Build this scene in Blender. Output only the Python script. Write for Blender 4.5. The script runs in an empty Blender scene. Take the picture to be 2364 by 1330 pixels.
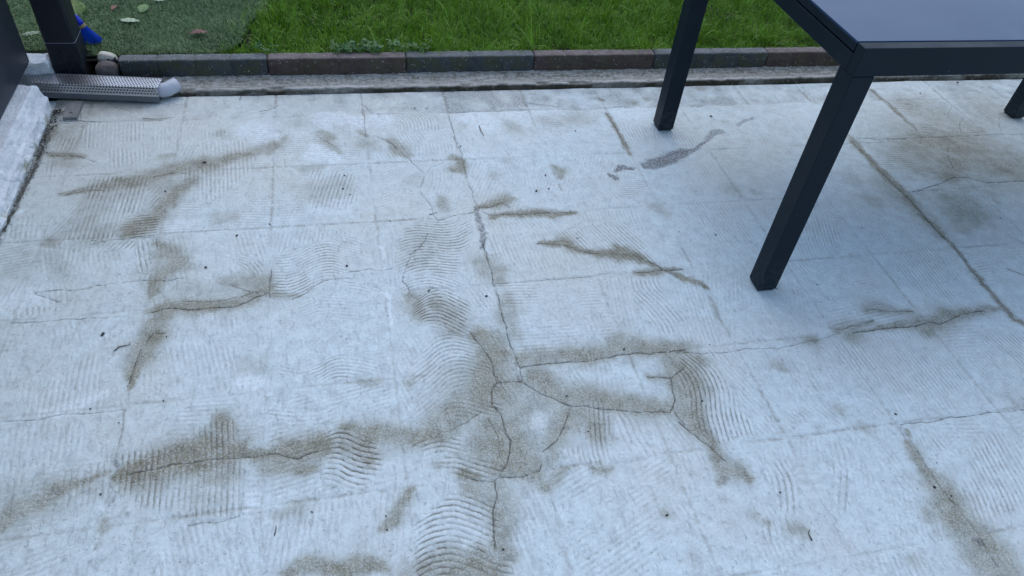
import bpy, bmesh, math, random
import numpy as np
from mathutils import Matrix, Vector
random.seed(7); rng = np.random.default_rng(7)
sc = bpy.context.scene
col = sc.collection
R = math.radians

# ------------------------------------------------------------------ camera
F_PX, PITCH, ROLL, YAW, CAM_H = 1722.387, 0.7625606, 0.1262620, 0.2910218, 1.42754
cam = bpy.data.cameras.new('camera'); cam.sensor_width = 36.0; cam.lens = 36.0 * F_PX / 2364.0
cam.clip_start = 0.02; cam.clip_end = 2000
cam_o = bpy.data.objects.new('camera', cam); col.objects.link(cam_o)
fw = Vector((math.sin(YAW) * math.cos(PITCH), math.cos(YAW) * math.cos(PITCH), -math.sin(PITCH)))
rt = Vector((math.cos(YAW), -math.sin(YAW), 0)); up = rt.cross(fw)
r2 = rt * math.cos(ROLL) + up * math.sin(ROLL); u2 = up * math.cos(ROLL) - rt * math.sin(ROLL)
cam_o.matrix_world = Matrix(((r2.x, u2.x, -fw.x, 0), (r2.y, u2.y, -fw.y, 0), (r2.z, u2.z, -fw.z, CAM_H), (0, 0, 0, 1)))
sc.camera = cam_o

# ------------------------------------------------------------------ sky, sun, exposure
SUN_EL, SUN_AZ = 62.0, 15.0          # azimuth measured from +y towards +x
w = bpy.data.worlds.new('World'); sc.world = w; w.use_nodes = True
nt = w.node_tree; bg = nt.nodes['Background']
sky = nt.nodes.new('ShaderNodeTexSky'); sky.sky_type = 'NISHITA'; sky.sun_disc = False
sky.sun_elevation = R(SUN_EL); sky.sun_rotation = R(SUN_AZ)
sky.air_density = 1.0; sky.dust_density = 1.5; sky.ozone_density = 2.2
nt.links.new(sky.outputs[0], bg.inputs[0]); bg.inputs[1].default_value = 0.15
sun = bpy.data.lights.new('sun', 'SUN'); sun.energy = 0.5; sun.angle = R(90); sun.color = (1.0, 0.98, 0.95)
sun_o = bpy.data.objects.new('sun', sun); col.objects.link(sun_o)
sd = Vector((math.sin(R(SUN_AZ)) * math.cos(R(SUN_EL)), math.cos(R(SUN_AZ)) * math.cos(R(SUN_EL)), math.sin(R(SUN_EL))))
sun_o.rotation_euler = sd.to_track_quat('Z', 'Y').to_euler(); sun_o.location = (-3, 4, 6)
sc.view_settings.view_transform = 'Standard'; sc.view_settings.look = 'None'
sc.view_settings.exposure = 0.60; sc.view_settings.gamma = 1.0; sc.view_settings.use_curve_mapping = False
sc.cycles.max_bounces = 6; sc.cycles.transparent_max_bounces = 6

# ------------------------------------------------------------------ helpers
def tag(o, label=None, cat=None, group=None, kind=None):
    for k, v in (('label', label), ('category', cat), ('group', group), ('kind', kind)):
        if v: o[k] = v
    return o
def link(name, me, m=None, parent=None):
    o = bpy.data.objects.new(name, me); col.objects.link(o)
    if m is not None and me is not None: me.materials.append(m)
    if parent: o.parent = parent
    return o
def empty(name, loc=(0, 0, 0), rz=0):
    o = bpy.data.objects.new(name, None); col.objects.link(o); o.location = loc; o.rotation_euler = (0, 0, rz); o.empty_display_size = .05
    return o
def mesh_np(name, v, quads=None, tris=None, smooth=True, attrs=None):
    me = bpy.data.meshes.new(name); v = np.asarray(v, np.float32)
    nq = 0 if quads is None else len(quads); ntr = 0 if tris is None else len(tris)
    me.vertices.add(len(v)); me.vertices.foreach_set('co', v.ravel())
    loops = np.concatenate([np.asarray(a, np.int32).ravel() for a in (quads, tris) if a is not None and len(a)])
    me.loops.add(len(loops)); me.loops.foreach_set('vertex_index', loops)
    tot = np.concatenate([np.full(nq, 4, np.int32), np.full(ntr, 3, np.int32)])
    st = np.concatenate([[0], np.cumsum(tot)[:-1]]).astype(np.int32)
    me.polygons.add(len(tot)); me.polygons.foreach_set('loop_start', st); me.polygons.foreach_set('loop_total', tot)
    me.polygons.foreach_set('use_smooth', np.full(len(tot), smooth, bool))
    me.update(calc_edges=True)
    for k, a in (attrs or {}).items():
        at = me.attributes.new(k, 'FLOAT', 'POINT'); at.data.foreach_set('value', np.asarray(a, np.float32))
    return me
def grid_quads(nx, ny):
    i = np.arange(nx - 1)[None, :] + np.arange(ny - 1)[:, None] * nx
    i = i.ravel(); return np.stack([i, i + 1, i + 1 + nx, i + nx], 1)
def box_bm(bm, x0, x1, y0, y1, z0, z1, bev=0.0, seg=2):
    b = bmesh.new(); bmesh.ops.create_cube(b, size=1)
    bmesh.ops.scale(b, vec=(x1 - x0, y1 - y0, z1 - z0), verts=b.verts)
    bmesh.ops.translate(b, vec=((x0 + x1) / 2, (y0 + y1) / 2, (z0 + z1) / 2), verts=b.verts)
    if bev: bmesh.ops.bevel(b, geom=b.edges[:], offset=bev, segments=seg, profile=.5, affect='EDGES')
    t = bpy.data.meshes.new('t'); b.to_mesh(t); b.free(); bm.from_mesh(t); bpy.data.meshes.remove(t)
def box(name, x0, x1, y0, y1, z0, z1, m, parent=None, bev=0.0, seg=2):
    bm = bmesh.new(); box_bm(bm, x0, x1, y0, y1, z0, z1, bev, seg); me = bpy.data.meshes.new(name); bm.to_mesh(me); bm.free()
    return link(name, me, m, parent)
def cyl_mesh(name, r, h, n=20, r2=None, z0=0):
    bm = bmesh.new(); bmesh.ops.create_cone(bm, cap_ends=True, segments=n, radius1=r, radius2=r if r2 is None else r2, depth=h)
    bmesh.ops.translate(bm, vec=(0, 0, h / 2 + z0), verts=bm.verts); me = bpy.data.meshes.new(name); bm.to_mesh(me); bm.free(); return me
TAB = np.random.default_rng(3).random((8, 256, 256)).astype(np.float32)
def vn(x, y, s, k=0):
    x = np.asarray(x) / s + 37.3 * k; y = np.asarray(y) / s + 11.7 * k
    xi = np.floor(x).astype(int); yi = np.floor(y).astype(int); fx = x - xi; fy = y - yi
    fx = fx * fx * (3 - 2 * fx); fy = fy * fy * (3 - 2 * fy); T = TAB[k % 8]
    a = T[xi & 255, yi & 255]; b = T[(xi + 1) & 255, yi & 255]; c = T[xi & 255, (yi + 1) & 255]; d = T[(xi + 1) & 255, (yi + 1) & 255]
    return (a + (b - a) * fx) * (1 - fy) + (c + (d - c) * fx) * fy - .5
def fbm(x, y, s, k=0, o=3):
    r = 0; a = 1.0
    for i in range(o): r = r + a * vn(x, y, s / 2 ** i, k + i); a *= .5
    return r
def sst(a, b, x): t = np.clip((x - a) / (b - a), 0, 1); return t * t * (3 - 2 * t)

class NB:
    """tiny node-tree builder"""
    def __init__(s, name):
        s.m = bpy.data.materials.new(name); s.m.use_nodes = True; s.t = s.m.node_tree
        s.b = s.t.nodes['Principled BSDF']; s.out = s.t.nodes['Material Output']
    def n(s, typ, **kw):
        q = s.t.nodes.new(typ)
        for k, v in kw.items(): setattr(q, k, v)
        return q
    def put(s, sock, v):
        if isinstance(v, bpy.types.NodeSocket): s.t.links.new(v, sock)
        elif isinstance(v, (tuple, list)) and len(v) == 3 and sock.type == 'RGBA': sock.default_value = (*v, 1)
        else: sock.default_value = v
    def math(s, op, a, b=None, c=None, clamp=False):
        q = s.n('ShaderNodeMath', operation=op, use_clamp=clamp); s.put(q.inputs[0], a)
        if b is not None: s.put(q.inputs[1], b)
        if c is not None: s.put(q.inputs[2], c)
        return q.outputs[0]
    def mix(s, f, a, b, blend='MIX'):
        q = s.n('ShaderNodeMix', data_type='RGBA', blend_type=blend); s.put(q.inputs[0], f); s.put(q.inputs[6], a); s.put(q.inputs[7], b); return q.outputs[2]
    def pos(s): return s.n('ShaderNodeNewGeometry').outputs['Position']
    def obj(s): return s.n('ShaderNodeTexCoord').outputs['Object']
    def noise(s, vec, scale, det=2, rough=.5, dist=0):
        q = s.n('ShaderNodeTexNoise'); s.put(q.inputs['Vector'], vec); q.inputs['Scale'].default_value = scale; q.inputs['Detail'].default_value = det
        q.inputs['Roughness'].default_value = rough; q.inputs['Distortion'].default_value = dist; return q.outputs[0]
    def voro(s, vec, scale, feat='F1'):
        q = s.n('ShaderNodeTexVoronoi', feature=feat); s.put(q.inputs['Vector'], vec); q.inputs['Scale'].default_value = scale; return q.outputs[0]
    def ramp(s, f, a, b, lo=0., hi=1.):
        q = s.n('ShaderNodeMapRange', interpolation_type='SMOOTHSTEP'); s.put(q.inputs[0], f); q.inputs[1].default_value = a; q.inputs[2].default_value = b
        q.inputs[3].default_value = lo; q.inputs[4].default_value = hi; return q.outputs[0]
    def attr(s, name): return s.n('ShaderNodeAttribute', attribute_name=name).outputs['Fac']
    def bump(s, h, dist=.001, strength=1., normal=None):
        q = s.n('ShaderNodeBump'); q.inputs['Strength'].default_value = strength; q.inputs['Distance'].default_value = dist; s.put(q.inputs['Height'], h)
        if normal is not None: s.put(q.inputs['Normal'], normal)
        return q.outputs[0]
    def fin(s, color=None, rough=None, normal=None, spec=None, metal=None):
        for k, v in (('Base Color', color), ('Roughness', rough), ('Normal', normal), ('Specular IOR Level', spec), ('Metallic', metal)):
            if v is not None: s.put(s.b.inputs[k], v)
        return s.m

# ------------------------------------------------------------------ materials
def m_floor():
    s = NB('patio_screed'); p = s.pos()
    st_v = s.n('ShaderNodeMapping'); s.put(st_v.inputs[0], p); st_v.inputs['Scale'].default_value = (1.0, .38, 1.0); st_v.inputs['Rotation'].default_value = (0, 0, .5)
    big = s.noise(p, 2.4, 5, .65); mid = s.noise(p, 26, 5, .72); fine = s.noise(p, 120, 5, .78); grit = s.noise(p, 430, 3, .7)
    streak = s.noise(st_v.outputs[0], 75, 6, .8, .8); scab = s.noise(p, 60, 6, .8, .4)
    base = s.mix(s.ramp(mid, .26, .70), (.520, .605, .602), (.665, .780, .780))
    base = s.mix(s.ramp(big, .48, .70, 0, .28), base, (.540, .535, .475))
    base = s.mix(s.math('MULTIPLY', s.attr('beige'), .60, clamp=True), base, (.615, .595, .500))
    base = s.mix(s.ramp(fine, .46, .66, 0, .34), base, (.44, .475, .46))
    base = s.mix(s.ramp(fine, .46, .30, 0, .55), base, (.80, .88, .88))
    base = s.mix(s.ramp(streak, .58, .70, 0, .34), base, (.40, .395, .36))
    base = s.mix(s.ramp(scab, .645, .70, 0, .70), base, (.365, .355, .31))
    wh = s.math('MULTIPLY', s.attr('white'), s.ramp(s.noise(p, 70, 5, .75), .36, .56), clamp=True)
    base = s.mix(wh, base, (.77, .875, .885))
    # trowel combing: furrows coloured dark for dirt and crevice shade, ridges coloured pale
    ph = s.math('ADD', s.attr('g_phase'), s.math('MULTIPLY', s.math('SUBTRACT', s.noise(p, 60, 3), .5), .42))
    wv = s.math('SINE', s.math('MULTIPLY', ph, 2 * math.pi))
    amp = s.math('MULTIPLY', s.attr('g_amp'), s.ramp(s.noise(p, 36, 5, .75), .36, .56, .10, 1.))
    furrow = s.math('MULTIPLY', s.ramp(wv, .25, .95), amp, clamp=True)
    ridge = s.math('MULTIPLY', s.ramp(wv, -.35, -.95), amp, clamp=True)
    base = s.mix(s.math('MULTIPLY', ridge, .42), base, (.82, .85, .84))
    # damp olive stains round the cracks
    st = s.attr('stain')
    spk = s.ramp(s.noise(p, 230, 4, .8), .36, .60, .50, 1.22)
    std = s.math('MULTIPLY', st, spk, clamp=True)
    scol = s.mix(s.ramp(s.noise(p, 26, 4, .7), .35, .65), (.200, .192, .126), (.300, .292, .218))
    c = s.mix(std, base, scol)
    fdirt_shade = s.math('MULTIPLY', furrow, s.math('ADD', s.math('ADD', s.math('MULTIPLY', s.attr('g_dirt'), .70), s.math('MULTIPLY', st, .30)), .25), clamp=True)
    c = s.mix(fdirt_shade, c, (.150, .142, .108))
    # bare dark patches with broken edge
    dk = s.attr('dark'); dm = s.ramp(s.math('ADD', s.math('MULTIPLY', dk, .62), s.math('MULTIPLY', s.math('SUBTRACT', s.noise(p, 170, 5, .8), .5), 4.2)), .38, .62)
    c = s.mix(s.math('MAXIMUM', s.math('MULTIPLY', dm, s.math('MINIMUM', s.math('MULTIPLY', dk, 1.05), .92)), s.math('MULTIPLY', dk, .42)), c, (.148, .152, .152))
    jt = s.math('MULTIPLY', s.attr('joint'), s.ramp(s.noise(p, 30, 4, .75), .36, .60))
    c = s.mix(jt, c, (.27, .258, .215))
    cd = s.math('ABSOLUTE', s.math('ADD', s.attr('c_sd'), s.math('MULTIPLY', s.math('SUBTRACT', s.noise(p, 110, 3, .6), .5), .0050)))
    cw = s.math('MULTIPLY', s.attr('c_w'), s.ramp(s.noise(p, 75, 3, .7), .3, .7, .55, 1.5))
    ck = s.math('MULTIPLY', s.math('MULTIPLY', s.attr('c_k'), s.ramp(s.math('DIVIDE', cd, cw), 1.1, .4)), s.ramp(s.noise(p, 38, 4, .7), .36, .54, .12, 1.))
    c = s.mix(s.math('MULTIPLY', ck, .80), c, (.095, .085, .062))
    # little pits and flecks
    v = s.voro(p, 95); keep = s.ramp(s.noise(p, 19, 2), .50, .62)
    pit = s.math('MULTIPLY', s.ramp(v, .17, .05), keep)
    c = s.mix(s.math('MULTIPLY', pit, .75), c, (.15, .14, .11))
    c = s.mix(s.ramp(grit, .34, .46, .42, 0), c, (.37, .37, .345))
    h = s.math('ADD', s.math('MULTIPLY', wv, s.math('MULTIPLY', amp, -.75)), s.math('MULTIPLY', mid, 2.2))
    h = s.math('ADD', h, s.math('MULTIPLY', fine, 1.3)); h = s.math('SUBTRACT', h, s.math('MULTIPLY', s.ramp(streak, .50, .72), .8))
    h = s.math('SUBTRACT', h, s.math('MULTIPLY', s.ramp(scab, .60, .68), .6))
    h = s.math('ADD', h, s.math('MULTIPLY', grit, .25)); h = s.math('SUBTRACT', h, s.math('MULTIPLY', ck, 1.5)); h = s.math('SUBTRACT', h, pit)
    rough = s.math('SUBTRACT', .86, s.math('MULTIPLY', std, .12))
    return s.fin(c, rough, s.bump(h, .0011, 1.), .25)
def m_powder(name, c, rough=.42, spec=.5):
    s = NB(name); p = s.pos(); n = s.noise(p, 900, 2, .5)
    g = s.noise(p, 9, 4, .6); cc = s.mix(s.ramp(g, .35, .7, 0, .25), c, tuple(min(1, x * 1.5 + .004) for x in c))
    z = s.n('ShaderNodeSeparateXYZ'); s.put(z.inputs[0], p)
    du = s.math('MULTIPLY', s.ramp(z.outputs[2], .16, .0), s.ramp(s.noise(p, 70, 5, .75), .42, .66)); cc = s.mix(s.math('MULTIPLY', du, .10), cc, (.30, .30, .27))
    mp = s.n('ShaderNodeMapping'); s.put(mp.inputs[0], p); mp.inputs['Scale'].default_value = (1, 1, .25); sc_ = s.ramp(s.noise(mp.outputs[0], 90, 4, .7), .66, .74)
    cc = s.mix(s.math('MULTIPLY', sc_, .05), cc, (.28, .29, .29))
    v = s.voro(p, 55); sp = s.math('MULTIPLY', s.ramp(v, .07, .03), s.ramp(s.noise(p, 11, 1), .6, .66))
    cc = s.mix(s.math('MULTIPLY', sp, .5), cc, (.35, .36, .36))
    return s.fin(cc, s.ramp(g, .3, .7, rough - .05, rough + .07), s.bump(n, .00012, .6), spec)
def m_concrete(name, a, b, scale=30, bumpd=.002, specks=0., moss=0.):
    s = NB(name); p = s.pos(); n1 = s.noise(p, scale, 5, .7); n2 = s.noise(p, scale * 9, 3, .7)
    c = s.mix(s.ramp(n1, .3, .7), a, b); c = s.mix(s.ramp(n2, .5, .72, 0, .5), c, tuple(x * .45 for x in a))
    if moss: c = s.mix(s.math('MULTIPLY', s.ramp(s.noise(p, scale * .6, 4, .7), .46, .60), moss), c, (.075, .075, .030))
    if specks:
        c = s.mix(s.math('MULTIPLY', s.attr('dust_toplight'), s.ramp(n1, .25, .6, .35, .8)), c, tuple(x * 1.2 + .085 for x in b))  # block tops mixed paler: some dust, plus light from above painted in
        v = s.voro(p, 120); k = s.math('MULTIPLY', s.ramp(v, .26, .12), s.ramp(s.math('ADD', s.noise(p, 60, 2), s.math('MULTIPLY', s.attr('dust_toplight'), .10)), .54, .62)); c = s.mix(s.math('MULTIPLY', k, specks), c, (.62, .62, .60))
    h = s.math('ADD', n1, s.math('MULTIPLY', n2, .5)); return s.fin(c, .9, s.bump(h, bumpd, 1.), .2)
def m_top():
    s = NB('grey_table_top'); p = s.pos(); n = s.noise(p, 5, 4, .6); v = s.voro(p, 70)
    sp = s.math('MULTIPLY', s.ramp(v, .10, .04), s.ramp(s.noise(p, 17, 2), .52, .62)); ring = s.math('MULTIPLY', s.ramp(s.math('ABSOLUTE', s.math('SUBTRACT', s.voro(p, 22), .22)), .03, .0), s.ramp(s.noise(p, 9, 1), .60, .68))
    c = s.mix(s.math('ADD', s.math('MULTIPLY', sp, .22), s.math('MULTIPLY', ring, .04)), (.003, .036, .098), (.45, .47, .50))
    return s.fin(c, s.ramp(n, .3, .7, .27, .34), None, .36)
def m_plain(name, c, rough=.5, spec=.5, metal=0., var=.2, bumpd=.0003, scale=80):
    s = NB(name); p = s.obj(); n = s.noise(p, scale, 4, .65)
    cc = s.mix(n, tuple(x * (1 - var) for x in c), tuple(min(1, x * (1 + var)) for x in c)); return s.fin(cc, rough, s.bump(n, bumpd, 1.), spec, metal)
def m_blade(name, dark, light, dry, tr=.25):
    s = NB(name); r = s.attr('rnd'); t = s.attr('tip')
    c = s.mix(s.ramp(r, 0., .9), dark, light); c = s.mix(s.ramp(r, .93, .99), c, dry)
    c = s.mix(s.math('MULTIPLY', t, .35), c, light)
    s.fin(c, .45, None, .35); d = s.n('ShaderNodeBsdfTranslucent'); s.put(d.inputs['Color'], c); mx = s.n('ShaderNodeMixShader'); mx.inputs[0].default_value = tr
    s.t.links.new(s.b.outputs[0], mx.inputs[1]); s.t.links.new(d.outputs[0], mx.inputs[2]); s.t.links.new(mx.outputs[0], s.out.inputs[0]); return s.m
def m_channel():
    s = NB('channel_concrete'); p = s.pos(); n1 = s.noise(p, 30, 5, .7); n2 = s.noise(p, 210, 4, .75); n3 = s.noise(p, 70, 4, .7)
    c = s.mix(s.ramp(n1, .3, .7), (.40, .40, .36), (.56, .56, .51))
    c = s.mix(s.math('MULTIPLY', s.ramp(n3, .40, .60), s.math('MULTIPLY', s.attr('moss'), .65), clamp=True), c, (.150, .138, .065))
    c = s.mix(s.ramp(n2, .48, .64, 0, .65), c, (.10, .095, .075))
    mp = s.n('ShaderNodeMapping'); s.put(mp.inputs[0], p); mp.inputs['Scale'].default_value = (.12, 1, 1); lay = s.noise(mp.outputs[0], 130, 4, .65)
    c = s.mix(s.ramp(lay, .52, .62, 0, .6), c, (.60, .59, .55)); c = s.mix(s.ramp(lay, .42, .36, 0, .6), c, (.12, .11, .085))
    c = s.mix(s.math('MULTIPLY', s.attr('white'), s.ramp(n3, .32, .55), clamp=True), c, (.60, .61, .58))
    c = s.mix(s.math('MULTIPLY', s.attr('dirt'), s.ramp(n3, .20, .48, .45, 1.), clamp=True), c, (.050, .045, .030))
    return s.fin(c, .9, s.bump(s.math('ADD', n2, n1), .003, 1.), .2)
def m_plinth():
    s = NB('white_render'); p = s.pos(); n1 = s.noise(p, 12, 5, .65); n2 = s.noise(p, 120, 4, .7)
    c = s.mix(s.ramp(n1, .35, .65), (.66, .70, .71), (.82, .86, .86)); c = s.mix(s.ramp(n2, .52, .66, 0, .5), c, (.45, .46, .46))
    z = s.n('ShaderNodeSeparateXYZ'); s.put(z.inputs[0], p)
    g = s.math('MULTIPLY', s.ramp(z.outputs[2], .045, .008), s.ramp(s.noise(p, 16, 3), .48, .62)); c = s.mix(s.math('MULTIPLY', g, .75), c, (.33, .30, .19))
    return s.fin(c, .85, s.bump(s.math('ADD', s.math('MULTIPLY', n1, .4), s.math('MULTIPLY', n2, 1.)), .005, 1.), .25)
FLOOR = m_floor(); ANTH = m_powder('anthracite_powder_coat', (.0055, .0135, .0210), .46, .15); TOP = m_top()
POST = m_powder('post_navy_grey', (.006, .010, .016), .42, .3); WALLM = m_powder('navy_grey_panel', (.018, .024, .036), .5)
BLACK = m_plain('black_rubber_and_recess', (.012, .012, .012), .6); SEAM = m_plain('pale_seam_sealant', (.16, .19, .22), .6)
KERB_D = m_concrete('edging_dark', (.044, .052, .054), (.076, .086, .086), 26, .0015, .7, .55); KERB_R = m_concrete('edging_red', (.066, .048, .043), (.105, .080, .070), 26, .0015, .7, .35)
CHAN = m_channel(); PLINTH = m_plinth(); SOIL = m_concrete('soil', (.012, .014, .010), (.030, .028, .018), 40, .01)
MATM = m_plain('turf_backing', (.020, .030, .020), .9, .1); GRASSM = m_blade('grass_blade', (.028, .088, .003), (.190, .385, .024), (.36, .36, .15), .25)
TURFM = m_blade('turf_fibre', (.050, .105, .032), (.235, .345, .155), (.40, .41, .26), .08)

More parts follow.
